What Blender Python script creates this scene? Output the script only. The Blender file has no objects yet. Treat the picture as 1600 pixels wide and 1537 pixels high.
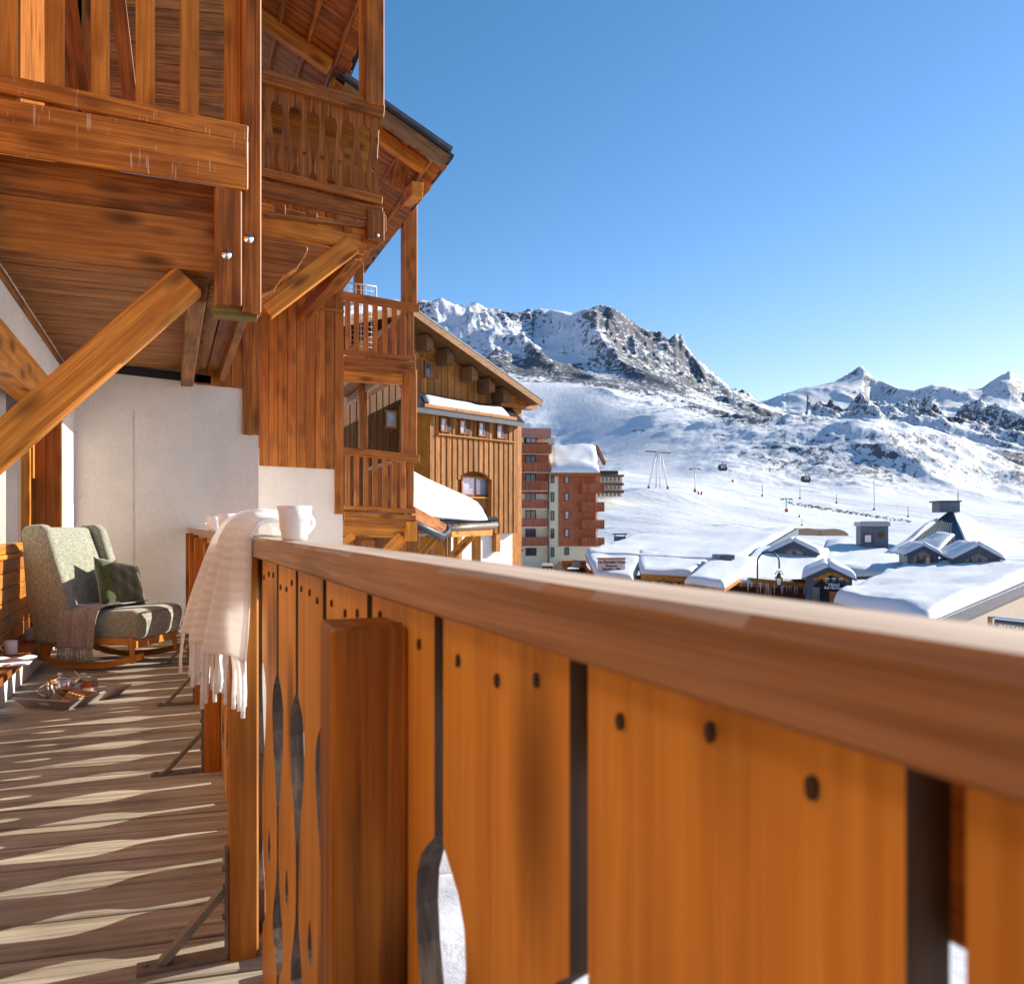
import bpy, bmesh, math, random
import numpy as np
from mathutils import Matrix, Vector
random.seed(7); np.random.seed(7)
scene = bpy.context.scene
COL = scene.collection

# ---------------------------------------------------------------- camera, sky, sun, exposure
FPX, CX, YH, HC = 1280.0, 800.0, 820.0, 1.0785        # focal length (px of the 1600 px photo), horizon row, eye height above deck
TH = math.atan(534 / FPX)                             # view turned right of the facade direction (+Y)
SUN_EL, SUN_AZ = math.radians(23.5), math.radians(87.4)  # sun low over +X
cam = bpy.data.cameras.new('camera'); camo = bpy.data.objects.new('camera', cam); COL.objects.link(camo)
camo.location = (0, 0, HC); camo.rotation_euler = (math.radians(90), 0, -TH)
cam.sensor_fit = 'HORIZONTAL'; cam.sensor_width = 36; cam.lens = 36 * FPX / 1600
cam.shift_y = (YH - 768.5) / 1600
cam.clip_start = 0.02; cam.clip_end = 20000
cam.dof.use_dof = True; cam.dof.focus_distance = 7.5; cam.dof.aperture_fstop = 8.5
scene.camera = camo
world = bpy.data.worlds.new('World'); scene.world = world; world.use_nodes = True
wn = world.node_tree.nodes; wl = world.node_tree.links
sky = wn.new('ShaderNodeTexSky'); sky.sky_type = 'NISHITA'; sky.sun_disc = False
sky.sun_elevation = SUN_EL; sky.sun_rotation = SUN_AZ
sky.altitude = 2300; sky.air_density = 0.95; sky.dust_density = 0.3; sky.ozone_density = 2.2
sep = wn.new('ShaderNodeSeparateColor'); cmb = wn.new('ShaderNodeCombineColor'); wl.new(sky.outputs[0], sep.inputs[0])   # deep polarised high-altitude blue, same grade all round
def wmath(op, a, v):
    n = wn.new('ShaderNodeMath'); n.operation = op; wl.new(a, n.inputs[0]); n.inputs[1].default_value = v; return n.outputs[0]
wl.new(wmath('MULTIPLY', wmath('POWER', wmath('MULTIPLY', sep.outputs[0], .9), 1.5), .50), cmb.inputs[0])
wl.new(wmath('MULTIPLY', sep.outputs[1], .64), cmb.inputs[1]); wl.new(wmath('MULTIPLY', sep.outputs[2], .69), cmb.inputs[2])
wl.new(cmb.outputs[0], wn['Background'].inputs[0]); wn['Background'].inputs[1].default_value = 0.15
sun = bpy.data.lights.new('sun', 'SUN'); suno = bpy.data.objects.new('sun', sun); COL.objects.link(suno)
sun.energy = 4.3; sun.angle = math.radians(0.53); sun.color = (1.0, 0.93, 0.82)
sdir = Vector((math.sin(SUN_AZ) * math.cos(SUN_EL), math.cos(SUN_AZ) * math.cos(SUN_EL), math.sin(SUN_EL)))
suno.rotation_euler = sdir.to_track_quat('Z', 'Y').to_euler()
vs = scene.view_settings; vs.view_transform = 'Standard'; vs.look = 'None'; vs.gamma = 1; vs.use_curve_mapping = False
vs.exposure = 1.1
scene.cycles.use_denoising = True
scene.cycles.max_bounces = 8; scene.cycles.diffuse_bounces = 5

# ---------------------------------------------------------------- picture-to-place helpers (measured lines of sight, real distances)
CF = Vector((math.sin(TH), math.cos(TH), 0)); CR = Vector((math.cos(TH), -math.sin(TH), 0)); CO = Vector((0, 0, HC))
def ray(x, y): return CF + CR * ((x - CX) / FPX) + Vector((0, 0, (YH - y) / FPX))
def PZ(x, y, z): r = ray(x, y); return CO + r * ((z - HC) / r.z)
def PX(x, y, X): r = ray(x, y); return CO + r * (X / r.x)
def PY(x, y, Y): r = ray(x, y); return CO + r * (Y / r.y)
def PD(x, y, d): return CO + ray(x, y) * d
def V(*a): return Vector(a)

# ---------------------------------------------------------------- materials
MATS = {}
def newmat(name):
    m = bpy.data.materials.new(name); m.use_nodes = True
    return m, m.node_tree.nodes, m.node_tree.links, m.node_tree.nodes['Principled BSDF']
def N(ns, t, **kw):
    n = ns.new('ShaderNode' + t)
    for k, v in kw.items(): setattr(n, k, v)
    return n
def mix(ns, ls, fac, a, b, blend='MIX'):
    n = ns.new('ShaderNodeMix'); n.data_type = 'RGBA'; n.blend_type = blend
    for i, v in ((0, fac), (6, a), (7, b)):
        if isinstance(v, (int, float)): n.inputs[i].default_value = v
        elif isinstance(v, tuple): n.inputs[i].default_value = (*v, 1)
        else: ls.new(v, n.inputs[i])
    return n.outputs[2]
def math_(ns, ls, op, a, b=0.0, clamp=False):
    n = ns.new('ShaderNodeMath'); n.operation = op; n.use_clamp = clamp
    for i, v in enumerate((a, b)):
        if isinstance(v, (int, float)): n.inputs[i].default_value = v
        else: ls.new(v, n.inputs[i])
    return n.outputs[0]
def ramp(ns, ls, fac, p0, p1, c0=(0, 0, 0), c1=(1, 1, 1)):
    r = ns.new('ShaderNodeValToRGB'); e = r.color_ramp.elements
    e[0].position = p0; e[0].color = (*c0, 1); e[1].position = p1; e[1].color = (*c1, 1)
    ls.new(fac, r.inputs[0]); return r.outputs[0]
def noise(ns, ls, vec, scale, detail=4, rough=.55, dist=0.0):
    n = ns.new('ShaderNodeTexNoise'); n.inputs['Scale'].default_value = scale; n.inputs['Detail'].default_value = detail
    n.inputs['Roughness'].default_value = rough; n.inputs['Distortion'].default_value = dist
    if vec is not None: ls.new(vec, n.inputs['Vector'])
    return n.outputs['Fac']
def bump(ns, ls, h, strength, dist, bsdf):
    b = ns.new('ShaderNodeBump'); b.inputs['Strength'].default_value = strength; b.inputs['Distance'].default_value = dist
    ls.new(h, b.inputs['Height']); ls.new(b.outputs[0], bsdf.inputs['Normal'])
def coords(ns, ls, scale, rand=True):
    tc = N(ns, 'TexCoord'); out = tc.outputs['Object']
    if rand:
        oi = N(ns, 'ObjectInfo'); at = N(ns, 'Attribute'); at.attribute_name = 'tone'
        s = math_(ns, ls, 'ADD', math_(ns, ls, 'MULTIPLY', oi.outputs['Random'], 91.0), math_(ns, ls, 'MULTIPLY', at.outputs['Fac'], 57.0))
        cb = N(ns, 'CombineXYZ'); [ls.new(s, cb.inputs[i]) for i in range(3)]
        va = N(ns, 'VectorMath', operation='ADD'); ls.new(out, va.inputs[0]); ls.new(cb.outputs[0], va.inputs[1]); out = va.outputs[0]
        tone = math_(ns, ls, 'FRACT', math_(ns, ls, 'ADD', math_(ns, ls, 'MULTIPLY', oi.outputs['Random'], 7.31), at.outputs['Fac']))
    mp = N(ns, 'Mapping'); mp.inputs['Scale'].default_value = scale; ls.new(out, mp.inputs['Vector'])
    return (mp.outputs[0], tone) if rand else mp.outputs[0]
def wood(name, c_lo, c_hi, axis='x', rough=.55, grain=1.0, knots=.6, grey=0.0, drips=False, bmp=.5, vary=.35, spec=.18, con=.11):
    """c_lo/c_hi: dark and light bands of the grain; grain runs along the object's local axis"""
    key = (name, axis)
    if key in MATS: return MATS[key]
    m, ns, ls, b = newmat('%s_%s' % (name, axis))
    ax = 'xyz'.index(axis)
    sc = [19 * grain] * 3; sc[ax] = 0.75 * grain
    vec, tone = coords(ns, ls, sc)
    g = noise(ns, ls, vec, 1.6, 4, .62, .7)
    sf = [70 * grain] * 3; sf[ax] = 1.6 * grain
    mp = N(ns, 'Mapping'); mp.inputs['Scale'].default_value = [s / q for s, q in zip(sf, sc)]; ls.new(vec, mp.inputs['Vector'])
    fine = noise(ns, ls, mp.outputs[0], 1.0, 2, .6)
    gg = math_(ns, ls, 'ADD', math_(ns, ls, 'MULTIPLY', g, .65), math_(ns, ls, 'MULTIPLY', fine, .35))
    col = ramp(ns, ls, gg, .51 - con, .51 + con, c_lo, c_hi)
    # knots: dark ovals with a halo
    if knots:
        sk = [6.5] * 3; sk[ax] = 2.2
        mk_ = N(ns, 'Mapping'); mk_.inputs['Scale'].default_value = [s / q for s, q in zip(sk, sc)]; ls.new(vec, mk_.inputs['Vector'])
        vo = N(ns, 'TexVoronoi'); vo.inputs['Scale'].default_value = 1.0; ls.new(mk_.outputs[0], vo.inputs['Vector'])
        k = ramp(ns, ls, vo.outputs['Distance'], .14, .36, (1, 1, 1), (0, 0, 0))
        kk = math_(ns, ls, 'MULTIPLY', k, knots)
        col = mix(ns, ls, kk, col, tuple(c * .28 for c in c_lo))
    v = math_(ns, ls, 'ADD', math_(ns, ls, 'MULTIPLY', tone, vary), 1 - vary * .5)
    cb = N(ns, 'CombineColor'); [ls.new(v, cb.inputs[i]) for i in range(3)]
    col = mix(ns, ls, 1.0, col, cb.outputs[0], 'MULTIPLY')
    big = noise(ns, ls, coords(ns, ls, (1, 1, 1))[0], 2.3, 2, .6)
    col = mix(ns, ls, math_(ns, ls, 'MULTIPLY', ramp(ns, ls, big, .45, .75), .45), col, tuple(c * .55 for c in c_lo))
    if grey:
        gn = noise(ns, ls, coords(ns, ls, (1, 1, 1))[0], 5, 5, .65)
        col = mix(ns, ls, math_(ns, ls, 'MULTIPLY', ramp(ns, ls, gn, .4, .7), grey), col, tuple(.5 * (p + q) * .6 + .4 * (.5 * sum(p_ + q_ for p_, q_ in zip(c_lo, c_hi)) / 3) for p, q in zip(c_lo, c_hi)))
    if drips:
        dm = N(ns, 'Mapping'); dm.inputs['Scale'].default_value = (1, 1, .06)
        tcx = N(ns, 'TexCoord'); ls.new(tcx.outputs['Object'], dm.inputs['Vector'])
        d1 = noise(ns, ls, dm.outputs[0], 75, 1, .4)
        d2 = noise(ns, ls, tcx.outputs['Object'], 5.5, 2, .5)
        dd = math_(ns, ls, 'MULTIPLY', ramp(ns, ls, d1, .66, .70), ramp(ns, ls, d2, .5, .58))
        col = mix(ns, ls, math_(ns, ls, 'MULTIPLY', dd, .55), col, (.70, .55, .46))
    ls.new(col, b.inputs['Base Color'])
    ls.new(math_(ns, ls, 'ADD', math_(ns, ls, 'MULTIPLY', gg, .3), rough - .15), b.inputs['Roughness'])
    b.inputs['Specular IOR Level'].default_value = spec
    bump(ns, ls, gg, bmp, .004, b)
    MATS[key] = m; return m
def plain(name, col, rough=.6, metal=0.0, nscale=8, namp=.25, bmp=.2, bdist=.004, spec=.4, c2=None):
    if name in MATS: return MATS[name]
    m, ns, ls, b = newmat(name)
    vec = coords(ns, ls, (1, 1, 1))[0]
    n = noise(ns, ls, vec, nscale, 6, .6)
    c = ramp(ns, ls, n, .3, .7, tuple(x * (1 - namp) for x in col), c2 or tuple(min(1, x * (1 + namp * .6)) for x in col))
    ls.new(c, b.inputs['Base Color']); b.inputs['Roughness'].default_value = rough; b.inputs['Metallic'].default_value = metal
    b.inputs['Specular IOR Level'].default_value = spec
    if bmp: bump(ns, ls, n, bmp, bdist, b)
    MATS[name] = m; return m

ORANGE = lambda ax='x': wood('baluster_wood', (.56, .23, .035), (.86, .43, .08), ax, .5, 1, .9, vary=.25, con=.17)
RAILW = lambda ax='x': wood('rail_wood', (.25, .13, .06), (.50, .295, .155), ax, .5, 1.5, .4, grey=.3, bmp=.9)
HONEY = lambda ax='x': wood('honey_beam', (.40, .135, .017), (.72, .29, .042), ax, .5, 1, .8)
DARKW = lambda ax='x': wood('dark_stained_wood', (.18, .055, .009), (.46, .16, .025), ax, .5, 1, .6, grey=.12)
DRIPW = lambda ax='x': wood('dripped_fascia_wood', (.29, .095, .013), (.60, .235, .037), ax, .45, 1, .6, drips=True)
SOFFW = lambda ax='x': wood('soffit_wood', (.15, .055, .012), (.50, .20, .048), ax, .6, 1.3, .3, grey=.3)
CLADW = lambda ax='z': wood('red_cladding_wood', (.28, .088, .015), (.47, .165, .03), ax, .5, 1, .5, vary=.4)
DECKW = lambda ax='x': wood('weathered_deck_wood', (.215, .187, .13), (.54, .475, .355), ax, .7, 1, .5, grey=.7, bmp=.9)
GOLDW = lambda ax='z': wood('golden_cladding_wood', (.25, .092, .018), (.47, .195, .046), ax, .6, .6, .2, vary=.5)
APTRED = lambda ax='z': wood('red_panel_wood', (.33, .095, .04), (.48, .155, .065), ax, .6, .4, 0, vary=.3)
def stucco(name, col, dirt=.3, scale=140):
    if name in MATS: return MATS[name]
    m, ns, ls, b = newmat(name)
    vec = coords(ns, ls, (1, 1, 1), False)
    f = noise(ns, ls, vec, scale, 3, .7); d = noise(ns, ls, vec, 1.3, 5, .65)
    c = mix(ns, ls, math_(ns, ls, 'MULTIPLY', ramp(ns, ls, d, .42, .8), dirt), col, tuple(x * .55 for x in col))
    c = mix(ns, ls, math_(ns, ls, 'MULTIPLY', ramp(ns, ls, f, .34, .5, (1, 1, 1), (0, 0, 0)), .42), c, tuple(x * .5 for x in col))
    ls.new(c, b.inputs['Base Color']); b.inputs['Roughness'].default_value = .9
    bump(ns, ls, f, .9, .008, b); MATS[name] = m; return m
STUCCO = stucco('white_stucco', (.77, .70, .605), .45, 60)
CREAM = stucco('cream_render', (.76, .65, .44), .15, 20)
TAN = stucco('tan_render', (.46, .36, .26), .15, 20)
GALV = plain('galvanised_steel', (.22, .25, .25), .5, .6, 30, .4, .2, .002, c2=(.30, .22, .15))
STEEL = plain('polished_steel', (.75, .74, .72), .12, 1.0, 8, .05, 0)
BLACKM = plain('black_metal', (.025, .027, .03), .45, .5)
WHITEM = plain('white_painted_metal', (.78, .78, .76), .4)
REDM = plain('red_padding', (.55, .04, .04), .6)
ZINC = plain('zinc_sheet', (.10, .125, .155), .5, .3, 3, .3)
ZINCD = plain('dark_roof_metal', (.035, .045, .06), .45, .3, 3, .3)
CERAM = plain('white_ceramic', (.82, .80, .77), .25, 0, 8, .03, 0)
DARK = plain('dark_interior', (.02, .018, .016), .8)
STONE = plain('stone_masonry', (.22, .19, .16), .9, 0, 2.2, .6, .8, .05)
ASPH = plain('wet_asphalt', (.055, .05, .046), .6, 0, 60, .5, .5, .01)
ROCKM = plain('rock', (.10, .088, .075), .9, 0, 1.2, .5, .8, .1)
def snow_mat():
    m, ns, ls, b = newmat('snow')
    vec = coords(ns, ls, (1, 1, 1), False)
    a = noise(ns, ls, vec, 2.2, 6, .6); f = noise(ns, ls, vec, 30, 3, .6)
    h = math_(ns, ls, 'ADD', a, math_(ns, ls, 'MULTIPLY', f, .12))
    b.inputs['Base Color'].default_value = (.66, .675, .70, 1); b.inputs['Roughness'].default_value = .65
    b.inputs['Specular IOR Level'].default_value = .25
    bump(ns, ls, h, .35, .12, b); return m
SNOW = snow_mat()
def glass_mat(name, col, rough=.04):
    m, ns, ls, b = newmat(name)
    n = noise(ns, ls, coords(ns, ls, (1, 1, 1))[0], 1.2, 3, .5)
    ls.new(ramp(ns, ls, n, .3, .7, tuple(c * .5 for c in col), tuple(c * 1.5 for c in col)), b.inputs['Base Color'])
    b.inputs['Roughness'].default_value = rough; b.inputs['Specular IOR Level'].default_value = .9; return m
PANE = glass_mat('window_glass', (.05, .06, .075)); PANEL_ = glass_mat('curtained_glass', (.32, .33, .36), .1)

# ---------------------------------------------------------------- object helpers
WM = {}
def link(o, parent=None, M=None):
    COL.objects.link(o); M = M.copy() if M is not None else Matrix.Identity(4)
    if parent is not None:
        o.parent = parent; o.matrix_parent_inverse = WM[parent.name].inverted()
    o.matrix_basis = M; WM[o.name] = M
    return o
def tag(o, label, cat, group=None):
    o['label'] = label; o['category'] = cat
    if group: o['group'] = group
    return o
def T(name, label, cat, loc=(0, 0, 0), group=None):
    o = bpy.data.objects.new(name, None); o.empty_display_size = .1
    link(o, None, Matrix.Translation(Vector(loc))); return tag(o, label, cat, group)
def mesh(name, vs_, fs, mat, smooth=False):
    me = bpy.data.meshes.new(name); me.from_pydata([tuple(v) for v in vs_], [], fs); me.update()
    if mat: me.materials.append(mat)
    if smooth: me.polygons.foreach_set('use_smooth', [True] * len(me.polygons))
    return me
def mk(name, vs_, fs, mat, parent=None, M=None, smooth=False):
    return link(bpy.data.objects.new(name, mesh(name, vs_, fs, mat, smooth)), parent, M)
BF = [(0, 3, 2, 1), (4, 5, 6, 7), (0, 1, 5, 4), (1, 2, 6, 5), (2, 3, 7, 6), (3, 0, 4, 7)]
def bv(lo, hi):
    (a, b, c), (d, e, f) = lo, hi
    return [V(a, b, c), V(d, b, c), V(d, e, c), V(a, e, c), V(a, b, f), V(d, b, f), V(d, e, f), V(a, e, f)]
def cbox(lo, hi, bev):
    bm = bmesh.new(); vs_ = [bm.verts.new(v) for v in bv(lo, hi)]
    for f in BF: bm.faces.new([vs_[i] for i in f])
    if bev: bmesh.ops.bevel(bm, geom=bm.edges[:], offset=bev, segments=1, affect='EDGES', profile=.5)
    return bm
def bmobj(name, bm, mat, parent=None, M=None, smooth=False):
    me = bpy.data.meshes.new(name); bmesh.ops.recalc_face_normals(bm, faces=bm.faces); bm.to_mesh(me); bm.free()
    if mat: me.materials.append(mat)
    if smooth: me.polygons.foreach_set('use_smooth', [True] * len(me.polygons))
    return link(bpy.data.objects.new(name, me), parent, M)
def frame(o, ex, up=(0, 0, 1)):
    ex = Vector(ex).normalized(); u = Vector(up); ey = u.cross(ex).normalized(); ez = ex.cross(ey)
    return Matrix(((ex.x, ey.x, ez.x, o[0]), (ex.y, ey.y, ez.y, o[1]), (ex.z, ey.z, ez.z, o[2]), (0, 0, 0, 1)))
def beam(name, p0, p1, w, h, mat, parent=None, up=(0, 0, 1), bev=.004):
    """box along p0-p1 (section centred on that line), grain along local x"""
    p0, p1 = Vector(p0), Vector(p1); L = (p1 - p0).length
    if abs((p1 - p0).normalized().dot(Vector(up))) > .99: up = (0, 1, 0)
    return bmobj(name, cbox((0, -w / 2, -h / 2), (L, w / 2, h / 2), min(bev, w * .2, h * .2)), mat, parent, frame(p0, p1 - p0, up))
def box(name, lo, hi, mat, parent=None, M=None, bev=0):
    lo2 = [min(a, b) for a, b in zip(lo, hi)]; hi2 = [max(a, b) for a, b in zip(lo, hi)]
    return bmobj(name, cbox(lo2, hi2, bev), mat, parent, M)
def joined(name, boxes, mat, parent=None, M=None, kind=None):
    vs_, fs, tone = [], [], []
    for lo, hi in boxes:
        n = len(vs_); vs_ += bv(lo, hi); fs += [tuple(i + n for i in f) for f in BF]; tone += [random.random()] * 8
    o = mk(name, vs_, fs, mat, parent, M)
    a = o.data.attributes.new('tone', 'FLOAT', 'POINT'); a.data.foreach_set('value', tone)
    if kind: o['kind'] = kind
    return o
def prism(name, pts, t, mat, parent=None, M=None, bev=0):
    """polygon in local x-z plane, extruded by t along local +y"""
    bm = bmesh.new(); a = [bm.verts.new((p[0], 0, p[1])) for p in pts]; b = [bm.verts.new((p[0], t, p[1])) for p in pts]
    n = len(pts); bm.faces.new(a); bm.faces.new(b[::-1])
    for i in range(n): bm.faces.new((a[i], b[i], b[(i + 1) % n], a[(i + 1) % n]))
    if bev: bmesh.ops.bevel(bm, geom=bm.edges[:], offset=bev, segments=1, affect='EDGES')
    return bmobj(name, bm, mat, parent, M)
def tube(name, pts, r, mat, parent=None, M=None, n=8, smooth=True):
    vs_, fs = [], []; pts = [Vector(p) for p in pts]
    rr = r if isinstance(r, (list, tuple)) else [r] * len(pts)
    for i, p in enumerate(pts):
        t = (pts[min(i + 1, len(pts) - 1)] - pts[max(i - 1, 0)]).normalized()
        a = t.orthogonal().normalized() if i == 0 else (a - t * a.dot(t)).normalized()
        b = t.cross(a)
        for k in range(n):
            an = 2 * math.pi * k / n; vs_.append(p + (a * math.cos(an) + b * math.sin(an)) * rr[i])
    for i in range(len(pts) - 1):
        for k in range(n):
            fs.append((i * n + k, i * n + (k + 1) % n, (i + 1) * n + (k + 1) % n, (i + 1) * n + k))
    fs.append(tuple(range(n))[::-1]); fs.append(tuple((len(pts) - 1) * n + k for k in range(n)))
    return mk(name, vs_, fs, mat, parent, M, smooth)
def lathe(name, prof, mat, parent=None, M=None, n=24):
    vs_, fs = [], []
    for r, z in prof:
        for k in range(n): vs_.append((r * math.cos(2 * math.pi * k / n), r * math.sin(2 * math.pi * k / n), z))
    for i in range(len(prof) - 1):
        for k in range(n): fs.append((i * n + k, i * n + (k + 1) % n, (i + 1) * n + (k + 1) % n, (i + 1) * n + k))
    return mk(name, vs_, fs, mat, parent, M, True)
def text(name, s, size, mat, parent, M, shear=0, align='CENTER', ext=.004, bold=0.0):
    cu = bpy.data.curves.new(name, 'FONT'); cu.body = s; cu.size = size; cu.extrude = ext; cu.shear = shear
    cu.align_x = align; cu.align_y = 'CENTER'; cu.offset = bold; cu.resolution_u = 3
    o = bpy.data.objects.new(name + '_curve', cu); COL.objects.link(o)
    dg = bpy.context.evaluated_depsgraph_get(); me = bpy.data.meshes.new_from_object(o.evaluated_get(dg))
    bpy.data.objects.remove(o); bpy.data.curves.remove(cu)
    me.materials.clear(); me.materials.append(mat)
    return link(bpy.data.objects.new(name, me), parent, M)
# value noise in numpy
def _h(i, j, s):
    n = (i * 374761393 + j * 668265263 + s * 1442695041) & 0xffffffff
    n = ((n ^ (n >> 13)) * 1274126177) & 0xffffffff
    return ((n ^ (n >> 16)) & 0xffff) / 65535.0
def vnoise(x, y, s=0):
    i = np.floor(x).astype(np.int64); j = np.floor(y).astype(np.int64); u = x - i; v = y - j
    u = u * u * u * (u * (u * 6 - 15) + 10); v = v * v * v * (v * (v * 6 - 15) + 10)
    return (_h(i, j, s) * (1 - u) + _h(i + 1, j, s) * u) * (1 - v) + (_h(i, j + 1, s) * (1 - u) + _h(i + 1, j + 1, s) * u) * v
def fbm(x, y, o=5, s=0, g=.5):
    t = 0; a = 1; n = 0
    for k in range(o): t = t + a * (vnoise(x * 2 ** k + 17.3 * k, y * 2 ** k - 9.1 * k, s + k) - .5); n += a; a *= g
    return t / n * 2
def ridged(x, y, o=6, s=0, g=.55):
    t = 0; a = 1; n = 0; w = 1
    for k in range(o):
        r = 1 - np.abs(2 * vnoise(x * 2 ** k + 5.7 * k, y * 2 ** k + 3.3 * k, s + k) - 1); r = r * r * w
        w = np.clip(r * 1.6, 0, 1); t = t + a * r; n += a; a *= g
    return t / n
def snow_slab(name, c, thick, parent=None, nx=26, ny=20, lip=.5, amp=.12, mat=None, sag=0.0, back=True):
    """c: four 3D corners p00,p10,p11,p01 of the roof plane; a thick rounded blanket of snow on it"""
    p = [Vector(q) for q in c]; vs_, fs = [], []
    Lu = (p[1] - p[0]).length; Lv = (p[3] - p[0]).length
    sd = random.random() * 50
    def ez(s, L):
        q = min(s, 1 - s) * L / (lip); return math.sqrt(max(0, 1 - (1 - min(1, q)) ** 2))
    def sp(i, n): return .5 - .5 * math.cos(math.pi * i / n)
    us = [min(1, max(0, sp(i, nx))) for i in range(nx + 1)]; vv = [min(1, max(0, sp(i, ny))) for i in range(ny + 1)]
    for v in vv:
        for u in us:
            q = (p[0] * (1 - u) + p[1] * u) * (1 - v) + (p[3] * (1 - u) + p[2] * u) * v
            e = ez(u, Lu) * (ez(v, Lv) if back or v < .5 else 1)
            nz = float(fbm(np.array([q.x * .35 + sd]), np.array([q.y * .35 - sd]), 3)[0])
            vs_.append(q + Vector((0, 0, thick * e * (1 + .25 * nz) + amp * nz * e - sag * (1 - e))))
    W = nx + 1
    for j in range(ny):
        for i in range(nx): fs.append((j * W + i, j * W + i + 1, (j + 1) * W + i + 1, (j + 1) * W + i))
    base = len(vs_)
    loop = [i for i in range(W)] + [j * W + nx for j in range(1, ny + 1)] + [ny * W + i for i in range(nx - 1, -1, -1)] + [j * W for j in range(ny - 1, 0, -1)]
    cen = sum(p, Vector()) / 4
    for k in loop: vs_.append(vs_[k] + (cen - vs_[k]) * .02 - Vector((0, 0, .05 + thick * .12)))
    n = len(loop)
    for k in range(n): fs.append((loop[k], base + k, base + (k + 1) % n, loop[(k + 1) % n]))
    fs.append(tuple(base + k for k in range(n))[::-1])
    return mk(name, vs_, fs, mat or SNOW, parent, None, True)

# ================================================================ THE SETTING: ground, ski slopes, hills, mountains
def terrain_mat():
    m, ns, ls, b = newmat('snow_and_rock')
    vec = coords(ns, ls, (1, 1, 1), False)
    at = N(ns, 'Attribute'); at.attribute_name = 'rock'
    sc = N(ns, 'Attribute'); sc.attribute_name = 'grainsize'
    vm = N(ns, 'VectorMath', operation='SCALE'); ls.new(vec, vm.inputs[0]); ls.new(sc.outputs['Fac'], vm.inputs['Scale'])
    n1 = noise(ns, ls, vm.outputs[0], 1.0, 8, .74); n2 = noise(ns, ls, vm.outputs[0], .22, 4, .6)
    f = math_(ns, ls, 'ADD', at.outputs['Fac'], math_(ns, ls, 'MULTIPLY', math_(ns, ls, 'SUBTRACT', n1, .5), 2.3))
    rk = ramp(ns, ls, f, .50, .60)
    rc = mix(ns, ls, ramp(ns, ls, n2, .35, .65), (.075, .08, .092), (.145, .148, .158))
    sn = mix(ns, ls, ramp(ns, ls, n2, .3, .7), (.64, .655, .68), (.70, .71, .725))
    ls.new(mix(ns, ls, rk, sn, rc), b.inputs['Base Color']); b.inputs['Roughness'].default_value = .75
    b.inputs['Specular IOR Level'].default_value = .15
    bp = ns.new('ShaderNodeBump'); bp.inputs['Strength'].default_value = .4
    inv = math_(ns, ls, 'DIVIDE', .35, sc.outputs['Fac']); ls.new(inv, bp.inputs['Distance'])
    tm = N(ns, 'Mapping'); tm.inputs['Rotation'].default_value = (0, 0, .9); tm.inputs['Scale'].default_value = (.9, .03, .9); ls.new(vec, tm.inputs['Vector'])
    tr = noise(ns, ls, tm.outputs[0], 1.0, 3, .6); near = ramp(ns, ls, sc.outputs['Fac'], .22, .34)
    n1 = math_(ns, ls, 'ADD', n1, math_(ns, ls, 'MULTIPLY', tr, near))
    ls.new(n1, bp.inputs['Height']); ls.new(bp.outputs[0], b.inputs['Normal'])
    return m
TERR = terrain_mat()
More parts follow.
